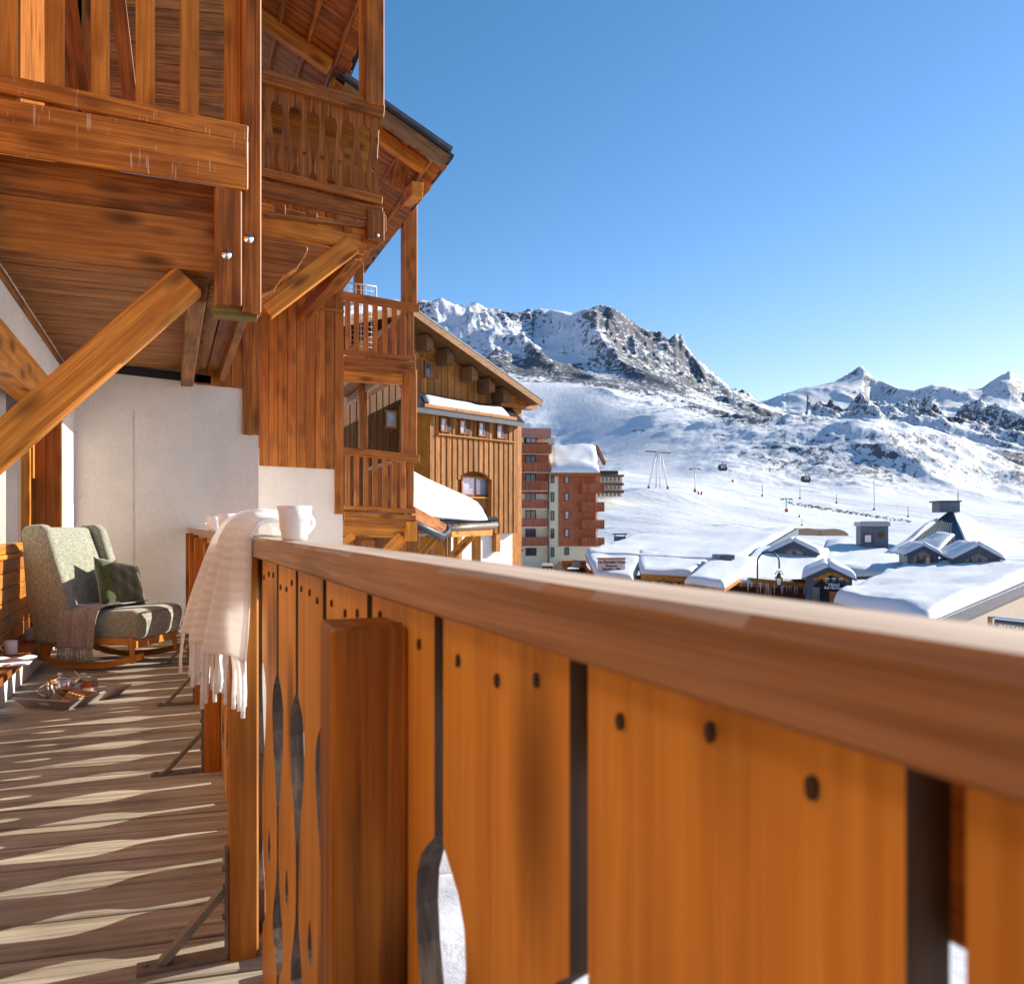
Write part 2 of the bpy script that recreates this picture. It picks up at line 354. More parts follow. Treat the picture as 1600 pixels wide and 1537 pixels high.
TAB = {  # column of sight -> (distance m, row of the photo at which the land lies)
    -300: [(84, 926), (150, 850), (260, 800), (450, 740), (800, 680), (1250, 640), (1900, 600), (2700, 560), (3300, 600), (6500, 690)],
    300: [(84, 926), (150, 850), (260, 790), (450, 730), (800, 660), (1250, 600), (1900, 540), (2700, 485), (3300, 540), (6500, 680)],
    640: [(84, 926), (150, 850), (260, 790), (450, 742), (650, 722), (800, 695), (1000, 655), (1250, 604), (1500, 578), (1900, 532), (2300, 492), (2700, 466), (3300, 540), (6500, 680)],
    850: [(84, 926), (150, 850), (260, 785), (330, 766), (450, 750), (650, 738), (800, 712), (1000, 655), (1250, 600), (1500, 588), (1900, 550), (2300, 512), (2700, 484), (3300, 560), (6500, 680)],
    950: [(84, 926), (110, 880), (150, 846), (260, 768), (330, 752), (450, 745), (650, 712), (800, 676), (1000, 626), (1150, 605), (1250, 602), (1500, 588), (1900, 556), (2300, 522), (2700, 476), (3300, 570), (6500, 690)],
    1050: [(84, 926), (110, 880), (150, 842), (260, 766), (330, 755), (450, 744), (550, 716), (650, 680), (800, 641), (900, 630), (1000, 636), (1250, 622), (1500, 600), (1900, 578), (2300, 556), (2700, 526), (3300, 600), (6500, 690)],
    1150: [(84, 926), (110, 882), (150, 842), (260, 780), (330, 766), (400, 752), (450, 728), (550, 690), (650, 660), (720, 649), (900, 658), (1250, 648), (1500, 640), (1900, 632), (2700, 612), (3300, 650), (4500, 640), (6500, 690)],
    1250: [(84, 926), (110, 884), (150, 846), (260, 792), (330, 776), (400, 760), (450, 732), (550, 674), (620, 653), (700, 657), (900, 685), (1250, 680), (1900, 662), (2700, 655), (3300, 640), (4500, 607), (6500, 690)],
    1350: [(84, 926), (110, 886), (150, 850), (260, 802), (330, 782), (380, 770), (450, 724), (550, 666), (620, 649), (700, 660), (900, 700), (1250, 700), (1900, 672), (2700, 655), (3300, 638), (4500, 585), (6500, 690)],
    1450: [(84, 926), (110, 888), (150, 852), (260, 806), (330, 788), (380, 778), (450, 738), (550, 684), (620, 660), (700, 680), (900, 715), (1250, 708), (1900, 676), (2700, 656), (3300, 636), (4500, 603), (6500, 690)],
    1600: [(84, 926), (150, 856), (260, 814), (330, 801), (400, 785), (500, 750), (600, 738), (700, 748), (900, 757), (1250, 737), (1900, 702), (2700, 668), (3300, 640), (4500, 597), (6500, 690)],
    1800: [(84, 926), (150, 858), (260, 818), (400, 802), (600, 778), (900, 764), (1250, 742), (1900, 702), (2700, 665), (3300, 640), (4500, 595), (6500, 690)],
    3200: [(84, 926), (150, 858), (260, 830), (400, 815), (600, 800), (900, 780), (1250, 760), (1900, 730), (2700, 700), (3300, 680), (4500, 650), (6500, 720)],
}
SIL1 = [(560, 482), (640, 470), (655, 468), (675, 470), (690, 465), (702, 471), (722, 479), (745, 473), (762, 482), (790, 487), (812, 489), (845, 482), (870, 485), (895, 489), (918, 482), (941, 475), (955, 479), (965, 485), (980, 495), (1000, 511), (1015, 515), (1032, 517), (1045, 529), (1056, 519), (1066, 523), (1072, 540), (1085, 556), (1110, 580), (1140, 604), (1168, 621), (1200, 634), (1260, 650)]
SIL2 = [(1140, 640), (1200, 622), (1230, 612), (1262, 603), (1300, 598), (1325, 593), (1342, 588), (1350, 585), (1360, 589), (1380, 596), (1405, 606), (1430, 609), (1458, 600), (1480, 603), (1505, 609), (1535, 608), (1560, 594), (1578, 584), (1592, 592), (1610, 600), (1650, 590), (1700, 604), (1800, 596)]
def build_terrain():
    us = np.concatenate([np.arange(-300, 560, 20), np.arange(560, 1640, 1.9), np.arange(1640, 2000, 10), np.arange(2000, 3201, 60)])
    ds = np.exp(np.linspace(math.log(84), math.log(6500), 640))
    cols = sorted(TAB); ld = np.log(ds)
    yc = np.array([np.interp(ld, np.log([p[0] for p in TAB[c]]), [p[1] for p in TAB[c]]) for c in cols])
    ker = np.exp(-np.linspace(-2, 2, 17) ** 2); ker /= ker.sum()
    yc = np.array([np.convolve(np.pad(r, 8, 'edge'), ker, 'valid') for r in yc])
    ug = np.arange(-400, 3301, 5.0)                      # soften the interpolation between columns
    Yg = np.array([np.interp(ug, cols, yc[:, k]) for k in range(len(ds))])
    k2 = np.exp(-(np.arange(-14, 15) / 6.0) ** 2); k2 /= k2.sum()
    Yg = np.array([np.convolve(np.pad(r, 14, 'edge'), k2, 'valid') for r in Yg])
    Y = np.array([np.interp(us, ug, r) for r in Yg]).T
    for s1, d0, wd, lo, hi in ((SIL1, 2700, .16, 560, 1260), (SIL2, 4500, .16, 1190, 1800)):
        base = np.interp(us, us, Y[:, np.argmin(abs(ds - d0))]); sil = np.interp(us, [p[0] for p in s1], [p[1] for p in s1])
        k = np.clip((us - lo) / 40, 0, 1) * np.clip((hi - us) / 40, 0, 1)
        Y += ((sil - base) * k)[:, None] * np.exp(-((ld - math.log(d0)) / wd) ** 2)[None, :]
    U, D = np.meshgrid(us, ds, indexing='ij')
    Z = HC + (YH - Y) / FPX * D; XC = (U - CX) / FPX * D
    sm = lambda a, b: np.clip((D - a) / (b - a), 0, 1) ** 2 * (3 - 2 * np.clip((D - a) / (b - a), 0, 1))
    near = 1 - sm(300, 430)
    Z += near * sm(95, 150) * (fbm(XC / 55, D / 75, 4, 3) * 2.6 + fbm(XC / 14 + D / 40, D / 60, 3, 5) * .45) + near * fbm(XC / 2.2 + D / 9, D / 30, 2, 9) * .06
    hill = sm(330, 460) * (1 - sm(1100, 1500))
    piste = np.exp(-((U - (1000 - (D - 600) * .25)) / 90) ** 2) * (D > 380) * (1 - sm(1250, 1500))
    soft = np.clip(1 - piste, .08, 1)
    Z += hill * soft * (ridged(XC / 90, D / 90, 5, 11) - .35) * 11 + hill * soft * fbm(XC / 16, D / 22, 4, 21) * 3.2
    mt = sm(1150, 1700) * (1 - sm(3000, 3400))
    nz = mt * ((ridged(XC / 330 + D / 2500, D / 950, 7, 31, .58) - .38) * 130 + (ridged(XC / 95, D / 210, 5, 37, .6) - .38) * 42) * (.35 + .65 * sm(1500, 2300))
    k0 = int(np.argmin(abs(ds - 2700))); Z += nz - nz[:, k0:k0 + 1] * .85 * np.exp(-((ld - ld[k0]) / .2) ** 2)[None, :]
    far = sm(2900, 3800)
    nz = far * ((ridged(XC / 800, D / 900, 7, 41, .56) - .4) * 150 + (ridged(XC / 190, D / 260, 4, 47, .6) - .38) * 30)
    k0 = int(np.argmin(abs(ds - 4500))); Z += nz - nz[:, k0:k0 + 1] * .85 * np.exp(-((ld - ld[k0]) / .2) ** 2)[None, :]
    for s1, d0, lo, hi in ((SIL1, 2700, 560, 1260), (SIL2, 4500, 1200, 1800)):     # nothing in front stands above the true skyline
        sil = np.interp(us, [p[0] for p in s1], [p[1] for p in s1])[:, None] + 26 * np.clip((d0 - D) / d0, 0, 1)
        lim = HC + (YH - sil) / FPX * D; m_ = (D < d0 * 1.02) & (D > d0 * .45) & (U > lo) & (U < hi)
        ex = np.where(m_, np.maximum(0, Z - lim), 0); Z = Z - ex * .93
    # rock shows where the land is steep or wind-blown
    P = np.stack([XC, D, Z], -1)
    du = np.gradient(P, axis=0); dd = np.gradient(P, axis=1); n = np.cross(du, dd); n /= np.linalg.norm(n, axis=-1, keepdims=True) + 1e-9
    steep = 1 - np.abs(n[..., 2])
    bias = fbm(XC / 330, D / 420, 4, 51) * .16
    zone = (D > 1600) & (D < 2750); md, sd_ = np.median(steep[zone]), steep[zone].std()
    up = np.clip((Y - 560) / 80, -.5, 1)
    rock = np.clip(.45 + (steep - md) / sd_ * .08 + fbm(XC / 150, D / 420, 4, 57) * .42, .1, .78) * mt + hill * soft * np.clip(.265 + steep * 1.1 + fbm(XC / 60, D / 70, 4, 61) * .36, 0, 1) + far * np.clip(.13 + steep * 1.3 + bias, 0, .75)
    rock += sm(950, 1200) * (1 - sm(1500, 1900)) * (.27 + fbm(XC / 120, D / 200, 4, 71) * .5)
    dark = np.exp(-(((U - 1170) / 70) ** 2 + ((Y - 652) / 16) ** 2)) * (D > 600) * (D < 2000); rock += dark * .35
    rock *= 1 - .9 * piste * (D < 1300)
    rock = np.where(D < 330, 0, rock)
    gs = np.interp(ld, [math.log(300), math.log(600), math.log(1500), math.log(2700), math.log(4500)], [.35, .24, .10, .07, .03])
    GS = np.broadcast_to(gs, U.shape)
    W = np.array(CF)[None, None, :] * D[..., None] + np.array(CR)[None, None, :] * XC[..., None]; W = W.copy(); W[..., 2] = Z
    nu = len(us); bands = [('ski_slope', 84, 340), ('rocky_hill', 340, 1180), ('mountain', 1180, 3350), ('far_mountain_range', 3350, 6500)]
    for nm, a, b_ in bands:
        i0 = int(np.searchsorted(ds, a)); i1 = min(len(ds) - 1, int(np.searchsorted(ds, b_))); i0 = max(0, i0)
        nd = i1 - i0 + 1
        co = W[:, i0:i1 + 1].reshape(-1, 3)
        idx = np.arange(nu * nd).reshape(nu, nd)
        q = np.stack([idx[:-1, :-1], idx[1:, :-1], idx[1:, 1:], idx[:-1, 1:]], -1).reshape(-1, 4)
        me = bpy.data.meshes.new(nm); me.vertices.add(len(co)); me.vertices.foreach_set('co', co.ravel())
        me.loops.add(q.size); me.loops.foreach_set('vertex_index', q.ravel().astype(np.int32))
        me.polygons.add(len(q)); me.polygons.foreach_set('loop_start', np.arange(0, q.size, 4, dtype=np.int32))
        me.polygons.foreach_set('use_smooth', np.ones(len(q), bool)); me.update(calc_edges=True); me.validate()
        for an, arr in (('rock', rock), ('grainsize', GS)):
            at = me.attributes.new(an, 'FLOAT', 'POINT'); at.data.foreach_set('value', np.ascontiguousarray(arr[:, i0:i1 + 1]).ravel().astype(np.float32))
        me.materials.append(TERR); o = link(bpy.data.objects.new(nm, me)); o['kind'] = 'structure'
    def height(px, d):   # land height at a column of sight and distance
        i = int(np.argmin(abs(us - px))); return float(np.interp(d, ds, Z[i]))
    return height
LAND = build_terrain()
GZ = -5.75
g = mk('ground', [(-6000, -6000, GZ), (6000, -6000, GZ), (6000, 6000, GZ), (-6000, 6000, GZ)], [(0, 1, 2, 3)], SNOW); g['kind'] = 'structure'
rd = mk('road', [(-3, -30, GZ + .004), (4.5, -30, GZ + .004), (4.5, 34, GZ + .004), (-3, 34, GZ + .004)], [(0, 1, 2, 3)], ASPH); rd['kind'] = 'structure'

# ================================================================ OUR BALCONY: deck, railing, facade, end wall
deck = box('deck', (-1.0, -2.5, -.26), (.22, 9.25, -.036), DARK); deck['kind'] = 'structure'
d0 = PZ(0, 1474.6, 0); d1 = PZ(352, 1432, 0); ddir = (d1 - d0).normalized(); ddir.z = 0
pitch = .2
for k in range(-24, 37):
    base = d0 + Vector((0, pitch * k, 0)); z = -.018 + random.uniform(-.0015, .0015)
    s0 = (-.94 - base.x) / ddir.x; s1 = (.235 - base.x) / ddir.x
    p0 = base + ddir * s0; p1 = base + ddir * s1
    if p1.y > 9.22 or p0.y > 9.22: continue
    beam('deck_plank', (p0.x, p0.y, z), (p1.x, p1.y, z), pitch * ddir.x - .011 - random.uniform(0, .003), .036, DECKW(), deck, bev=.004)
# --- railing
RA, RB = Vector((.179, 2.06, 0)), Vector((.251, .178, 0)); rdir = (RB - RA).normalized(); rn = Vector((-rdir.y, rdir.x, 0))
if rn.x < 0: rn = -rn
rail = T('balcony_railing', 'orange wooden balcony railing with cut-out boards and a thick handrail', 'railing', (.2, 2.06, 0))
def wavy_rail(name, p0, p1, w, h, z0, z1, mat, amp=.0016):
    """thick plank whose top arris is worn uneven; inner edge on p0-p1, width outward"""
    L = (p1 - p0).length; n = 60; vs_, fs = [], []
    ex = (p1 - p0).normalized(); ey = Vector((0, 0, 1)).cross(ex)
    sg = 1 if ey.x > 0 else -1
    for i in range(n + 1):
        t = i / n * L
        a = amp * math.sin(t * 9 + 1) + amp * .8 * math.sin(t * 23) + random.uniform(-.0006, .0006)
        prof = [(.004, -h), (0, -h + .004), (0, -.006 + a), (.006 + abs(a), 0), (w - .006, 0), (w, -.006), (w, -h)]
        vs_ += [(t, sg * u, v) for u, v in prof]
    m_ = 7
    for i in range(n):
        for k in range(m_): fs.append((i * m_ + k, (i + 1) * m_ + k, (i + 1) * m_ + (k + 1) % m_, i * m_ + (k + 1) % m_))
    fs.append(tuple(range(m_))); fs.append(tuple(n * m_ + k for k in range(m_))[::-1])
    bm = bmesh.new(); q = [bm.verts.new(v) for v in vs_]; [bm.faces.new([q[i] for i in f]) for f in fs]
    bmesh.ops.recalc_face_normals(bm, faces=bm.faces)
    o = bmobj(name, bm, mat, rail, frame((p0.x, p0.y, z0), Vector((p1.x - p0.x, p1.y - p0.y, z1 - z0))))
    o.data.materials.append(wood('bleached_sunlit_rail_top', (.36, .28, .21), (.62, .53, .43), 'x', .7, 1.2, .2, grey=.3))  # weathered top face, its colour also lightened to carry the sunlit line
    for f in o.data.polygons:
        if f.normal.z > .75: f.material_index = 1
    return o
end = RA + rdir * 4.2
zs = (1.036 - 1.05) / (RB - RA).length
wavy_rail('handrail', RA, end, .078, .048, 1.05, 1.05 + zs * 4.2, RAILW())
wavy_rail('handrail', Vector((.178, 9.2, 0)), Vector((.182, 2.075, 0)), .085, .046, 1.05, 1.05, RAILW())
# board outline: half-gap width as a function of height (slot, lens, slot, tear-drop, slot)
GAP = [(.042, .013), (.115, .013), (.135, .022), (.16, .052), (.19, .070), (.225, .066), (.27, .044), (.32, .020), (.37, .011), (.42, .010), (.475, .016), (.525, .032), (.575, .053), (.625, .068), (.668, .074), (.702, .070), (.728, .055), (.748, .03), (.76, .013)]
def board_mesh(w, top=1.0, hole=True):
    """one sawn railing board, centre at x=0, width w to the mid-gaps, thickness .026 along y"""
    hw = w / 2; R = [(hw - .013, -.02)] + [(hw - g, z) for z, g in GAP] + [(hw - .013, top)]
    L = [(-x, z) for x, z in R][::-1]
    bm = bmesh.new(); out = [bm.verts.new((x, 0, z)) for x, z in R + L]
    edges = [bm.edges.new((out[i], out[(i + 1) % len(out)])) for i in range(len(out))]
    if hole:
        hp = []
        for k in range(14):
            a = 2 * math.pi * k / 14; c, s = math.cos(a), math.sin(a)
            hp.append(bm.verts.new(((.019 * c) * (1 - .45 * max(0, s)), 0, .345 + (.046 if s > 0 else .034) * s)))
        edges += [bm.edges.new((hp[i], hp[(i + 1) % 14])) for i in range(14)]
    bmesh.ops.triangle_fill(bm, use_beauty=True, use_dissolve=False, edges=edges)
    r = bmesh.ops.extrude_face_region(bm, geom=bm.faces[:])
    for v in [e for e in r['geom'] if isinstance(e, bmesh.types.BMVert)]: v.co.y += .026
    bmesh.ops.recalc_face_normals(bm, faces=bm.faces)
    me = bpy.data.meshes.new('baluster'); bm.to_mesh(me); bm.free(); me.materials.append(ORANGE('z')); me.materials.append(wood('weathered_sawn_edge', (.07, .05, .036), (.16, .12, .09), 'z', .8, 1, 0))
    for f in me.polygons:
        if abs(f.normal.y) < .5: f.material_index = 1
    return me
def nails(parent, M, w):
    for dx in (-.3, 0.02, .28):
        zz = .958 + random.uniform(-.012, .012)
        bm = bmesh.new(); bmesh.ops.create_cone(bm, cap_ends=True, segments=8, radius1=.0034, radius2=.0034, depth=.004)
        for v in bm.verts: v.co.y *= 1.7; v.co.x *= random.uniform(.8, 1.2); v.co.y += random.uniform(-.0006, .0006)
        bmobj('nail', bm, plain('rusty_nail', (.05, .032, .02), .7), parent, M @ Matrix.Translation((dx * w, -.001, zz)) @ Matrix.Rotation(math.pi / 2, 4, 'X'))
fm = board_mesh(.28)
for k in range(24):   # straight section, gaps every 28 cm
    yc = 2.523 - .14 + .28 * (k); yc = yc
    if yc > 9.1: break
    M = frame((.208, yc, 0), (0, -1, 0)) if False else Matrix(((0, 1, 0, .205), (-1, 0, 0, yc), (0, 0, 1, 0), (0, 0, 0, 1)))
    o = link(bpy.data.objects.new('baluster', fm), rail, M)
gpos = [2.04, 1.80, 1.575, 1.33, 1.055, .79, .505, .228, -.05, -.33, -.61, -.89, -1.17]
pl0 = RA + rn * .022
for a, b_ in zip(gpos[:-1], gpos[1:]):
    w = a - b_; c = pl0 + rdir * ((pl0.y - (a + b_) / 2) / -rdir.y)
    M = Matrix(((rdir.x, rn.x, 0, c.x), (rdir.y, rn.y, 0, c.y), (0, 0, 1, 0), (0, 0, 0, 1)))
    o = link(bpy.data.objects.new('baluster', board_mesh(w)), rail, M)
    if a < 2.1 and b_ > -.1: nails(o, M, w)
def rpt(y, off, z): p = RA + rn * off; p = p + rdir * ((p.y - y) / -rdir.y); return Vector((p.x, p.y, z))
beam('ledger_board', rpt(2.05, .062, .955), rpt(-1.2, .062, .935), .026, .08, DARKW(), rail)
beam('ledger_board', (.245, 9.15, .955), (.245, 2.08, .955), .026, .08, DARKW(), rail)
beam('kick_board', rpt(2.05, .062, -.06), rpt(-1.2, .062, -.06), .03, .19, DARKW(), rail)
beam('kick_board', (.247, 9.15, -.06), (.247, 2.08, -.06), .03, .19, DARKW(), rail)
# posts on the deck side
for i, (y, x0, x1) in enumerate(((2.13, .136, .204), (3.8, .136, .204), (5.28, .136, .204), (6.85, .136, .204), (8.4, .136, .204))):
    beam('post', ((x0 + x1) / 2, y + .045, -.03), ((x0 + x1) / 2, y + .045, 1.0), .068, .09, wood('railing_post_wood', (.36, .115, .014), (.60, .22, .032), 'x', .5, 1, .6), rail, up=(0, 1, 0), bev=.005)
pp = Vector((.205, .94, 0))
beam('post', (pp.x, pp.y, -.03), (pp.x, pp.y, .966), .1, .084, wood('near_post_wood', (.17, .06, .007), (.46, .175, .02), 'x', .5, 1, 1.0), rail, up=(1, -.04, 0), bev=.004)
for y in (2.13, 3.8, 5.28, 6.85, 8.4):   # galvanised feet: wall plate, floor plate, strut
    bx = [((.126, y + .02, 0), (.134, y + .06, .27)), ((-.075, y + .015, .001), (.13, y + .065, .012))]
    o = joined('bracket', bx, GALV, rail)
    beam('strut', (-.02, y + .04, .012), (.128, y + .04, .17), .034, .018, GALV, o, bev=.001)
    for dx, dz, rot in ((-.055, .014, 0), (.0, .014, 0), (.124, .22, 1), (.124, .1, 1)):
        bm = bmesh.new(); bmesh.ops.create_cone(bm, cap_ends=True, segments=6, radius1=.008, radius2=.008, depth=.008)
        bmobj('bolt', bm, GALV, o, Matrix.Translation((dx, y + .04, dz)) @ Matrix.Rotation(rot * math.pi / 2, 4, 'Y'))

# --- facade on the left with window, board panel, ledge, pier
fac = T('chalet_facade', 'white stucco facade with wooden window, board panel and low ledge on the left', 'facade', (-1.12, 5, 0))
box('plinth', (-1.35, -3, -.2), (-.93, 8.2, .135), STUCCO, fac)
beam('ledge', (-1.035, -3, .157), (-1.035, 8.2, .157), .25, .044, DARKW(), fac)
for i in range(6):
    z0 = .182 + i * .108
    beam('panel_board', (-1.13, -3, z0 + .053), (-1.13, 8.2, z0 + .053), .03, .1045, wood('panel_board_wood', (.36, .125, .02), (.55, .22, .045), 'x', .5, 1, .4), fac, bev=.006)
beam('window_sill', (-1.12, -3, .845), (-1.12, 8.2, .845), .06, .032, HONEY(), fac)
win = beam('window', (-1.13, 8.12, 1.48), (-1.13, 8.12, 2.1), .09, .08, HONEY(), fac)
beam('frame_stile', (-1.13, 7.92, .861), (-1.13, 7.92, 2.1), .06, .09, HONEY(), win, up=(1, 0, 0))
beam('frame_stile', (-1.13, 6.2, .861), (-1.13, 6.2, 2.1), .06, .09, HONEY(), win, up=(1, 0, 0))
beam('frame_rail', (-1.13, 7.9, .9), (-1.13, 4, .9), .06, .07, HONEY(), win)
mk('pane', [(-1.15, 3, .86), (-1.15, 7.9, .86), (-1.15, 7.9, 2.12), (-1.15, 3, 2.12)], [(0, 1, 2, 3)], None, win)
m, ns, ls, b = newmat('clear_glass'); b.inputs['Roughness'].default_value = .02; b.inputs['Alpha'].default_value = .14
bpy.data.objects['pane'].data.materials.append(m); CLEAR = m
vs_, fs = [], []
for i in range(121):
    y = 3 + i * .0385; x = -1.24 + .022 * math.sin(i * .9) + .01 * math.sin(i * .37)
    vs_ += [(x, y, .84), (x, y, 2.2)]
    if i: fs.append((2 * i - 2, 2 * i, 2 * i + 1, 2 * i - 1))
mk('curtain', vs_, fs, plain('curtain_cloth', (.50, .44, .36), .9), fac, smooth=True)
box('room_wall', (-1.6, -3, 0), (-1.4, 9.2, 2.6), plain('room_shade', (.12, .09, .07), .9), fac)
beam('lintel', (-1.06, -3, 2.22), (-1.06, 8.2, 2.22), .2, .26, HONEY(), fac)
box('upper_wall', (-1.35, -3, 2.352), (-.965, 9.2, 2.72), STUCCO, fac)
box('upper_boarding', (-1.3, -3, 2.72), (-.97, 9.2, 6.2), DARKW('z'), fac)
beam('cover_strip', (-.955, 5.6, 2.615), (-.955, 9.2, 2.615), .03, .05, DARKW(), fac)
box('pier', (-1.35, 8.222, -.2), (-.88, 9.2, 2.35), STUCCO, fac)
for i in range(2):
    beam('pier_board', (-1.07 + i * .125, 8.207, .182), (-1.07 + i * .125, 8.207, 2.08), .124 if i == 0 else .12, .028, wood('pier_wood', (.30, .085, .012), (.46, .155, .026), 'x', .5, 1, .5), fac, up=(0, 1, 0))
box('pier_base', (-1.13, 8.19, .13), (-.885, 8.225, .18), BLACKM, fac)
# --- white end wall with boarding above it
ew = T('end_wall', 'white roughcast end wall behind the rocking chair with dark boarding on top', 'wall', (0, 9.2, -.2))
WY = 9.2
def wallpoly(name, pts, y, t, mat, parent): # polygon given in photo pixels on the plane Y=y
    q = [PY(a, b_, y) for a, b_ in pts]
    return prism(name, [(p.x, p.z) for p in q], t, mat, parent, Matrix.Translation((0, y, 0)))
wallpoly('wall', [(60, 1300), (404, 1300), (404, 660), (379, 660), (379, 560), (60, 530)], WY, 2.2, STUCCO, ew)
xs0 = [306, 323, 343, 362, 379]
for a, b_ in zip(xs0[:-1], xs0[1:]):
    wallpoly('wall_board', [(a + .4, 600 + (a - 306) * .09), (b_ - .4, 600 + (b_ - 306) * .09), (b_ - .4, 420), (a + .4, 420)], WY - .03, .028, DARKW('z'), ew)
for a, b_ in ((379, 394), (394, 407.5)):
    wallpoly('wall_board', [(a + .3, 678), (b_ - .3, 680), (b_ - .3, 300), (a + .3, 300)], WY - .035, .03, DARKW('z'), ew)
beam('top_joint', PY(90, 566, WY - .015), PY(330, 594, WY - .015), .03, .09, BLACKM, ew)
mk('render_seam', [(PY(208, 640, WY - .004)), (PY(209.5, 640, WY - .004)), (PY(209.5, 980, WY - .004)), (PY(208, 980, WY - .004))], [(0, 1, 2, 3)], plain('seam_filler', (.58, .53, .48), .9), ew)

# --- balcony of the floor above
ub = T('upper_balcony', 'wooden balcony overhead with upright slats, bolted corner post and long diagonal brace', 'balcony', (.4, 5.6, 2.6))
YB = 5.6
def bp(x, y, dy=0): return PY(x, y, YB + dy)
def hbeam(name, x0, y0, x1, y1, h_px0, h_px1, t, mat, dy=0, parent=ub, Y=YB, bev=.006):
    """straight timber seen on the plane Y; upper edge (x0,y0)-(x1,y1), depth in px at both ends"""
    a, b_ = PY(x0, y0, Y + dy), PY(x1, y1, Y + dy); c, d = PY(x0, y0 + h_px0, Y + dy), PY(x1, y1 + h_px1, Y + dy)
    h = ((a - c).length + (b_ - d).length) / 2
    off = Vector((0, t / 2, 0))
    return beam(name, (a + c) / 2 + off, (b_ + d) / 2 + off, t, h, mat, parent, bev=bev)
hbeam('main_beam', -60, 296, 345, 346, 84, 82, .16, wood('reddish_beam', (.26, .085, .014), (.52, .195, .034), 'x', .5, 1, .9), 0)
hbeam('joist_band', -60, 228, 376, 299, 70, 52, .10, DARKW(), .06)
hbeam('fascia_board', -60, 147, 388, 216, 76, 84, .035, DRIPW(), -.10)
hbeam('bottom_rail', -60, 103, 388, 195, 26, 28, .045, DRIPW(), -.10)
for a, b_ in ((-40, -6), (0, 28), (70, 101), (142, 171), (212, 242), (281, 311)):
    c = (a + b_) / 2; yb = 160 + c * .178
    beam('slat', bp(c, yb, -.03), bp(c, -330, -.03), .027, bp(b_, 100).x - bp(a, 100).x, wood('slat_wood', (.40, .14, .017), (.64, .27, .042), 'x', .5, 1, .5), ub, up=(1, 0, 0))
w_ = bp(407, 100).x - bp(377, 100).x
beam('corner_post', bp(392, 492, .03), bp(392, -330, .03), .14, w_, DARKW(), ub, up=(1, 0, 0), bev=.008)
beam('inner_post', bp(363, 240, .10), bp(363, -330, .10), .09, bp(376, 100).x - bp(350, 100).x, HONEY(), ub, up=(1, 0, 0))
a, b_ = bp(356, 480), bp(356, 300); beam('post_block', a + Vector((0, .02, 0)), b_ + Vector((0, .02, 0)), .16, bp(376.6, 400).x - bp(334, 400).x, DARKW(), ub, up=(1, 0, 0), bev=.008)
hbeam('post_shoe', 334, 472, 403, 478, 20, 20, .12, wood('mossy_wood', (.12, .09, .02), (.25, .19, .05), 'x', .6, 1, .2), .01)
for x, y in ((354, 398), (388.5, 373)):
    c = bp(x, y, -.066)
    o = lathe('bolt', [(.0, .012), (.012, .012), (.013, .004), (.030, .003), (.031, -.002)], STEEL, ub, Matrix.Translation(c) @ Matrix.Rotation(math.pi / 2, 4, 'X'), 12)
# long diagonal brace from the wall up to the corner post
a = (bp(-60, 703) + bp(-60, 786)) / 2; b_ = (bp(262, 420) + bp(329, 446)) / 2
beam('brace', a + Vector((0, .09, 0)), b_ + Vector((0, .09, 0)), .15, .215, HONEY(), ub, up=(0, 0, 1), bev=.01)
# soffit boards, edge joist and outer fascia running back to the end wall
zt = PY(150, 572, 9.2).z
for i in range(26):
    y = 5.78 + i * .134
    if y > 9.14: break
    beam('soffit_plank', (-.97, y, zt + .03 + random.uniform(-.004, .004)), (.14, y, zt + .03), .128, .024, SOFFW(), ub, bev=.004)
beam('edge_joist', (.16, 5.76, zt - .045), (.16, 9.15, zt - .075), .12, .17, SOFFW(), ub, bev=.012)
for i in range(2):
    beam('outer_board', (.285 + .14 * i, 5.72, zt + .04), (.285 + .14 * i, 9.15, zt + .04), .13, .03, DARKW(), ub)
beam('outer_joist', (.50, 5.7, zt - .0), (.50, 9.15, zt - .0), .06, .16, DARKW(), ub)
joined('dentil_strip', [((.245, 5.8 + i * .07, zt - .01), (.268, 5.84 + i * .07, zt + .024)) for i in range(48)], SOFFW('y'), ub, kind='stuff')
box('floor_slab', (-.96, 5.75, zt + .06), (.52, 9.15, zt + .2), DARKW('x'), ub)
# things seen between the slats: leaning planks of the storey above
lp = T('raking_struts', 'dark raking struts and rough boarding behind the overhead slats', 'struts', (0, 7, 3.2))
for (x0, y0, x1, y1) in ((98, -40, 128, 150), (180, -40, 205, 170)):
    beam('strut', PY(x0, y0, 6.6), PY(x1, y1, 6.6), .1, .13, DARKW(), lp)
for i in range(11):
    q0, q1 = PY(165, -90 + i * 28, 8.6), PY(385, -75 + i * 29, 8.6)
    beam('board', q0, q1, .03, .17, SOFFW(), lp)
for i in range(8):
    q0, q1 = PY(-40 + i * 30, -90, 8.7), PY(-40 + i * 30, 230 + i * 7, 8.7)
    beam('board', q1, q0, .03, .2, DARKW(), lp, up=(1, 0, 0))

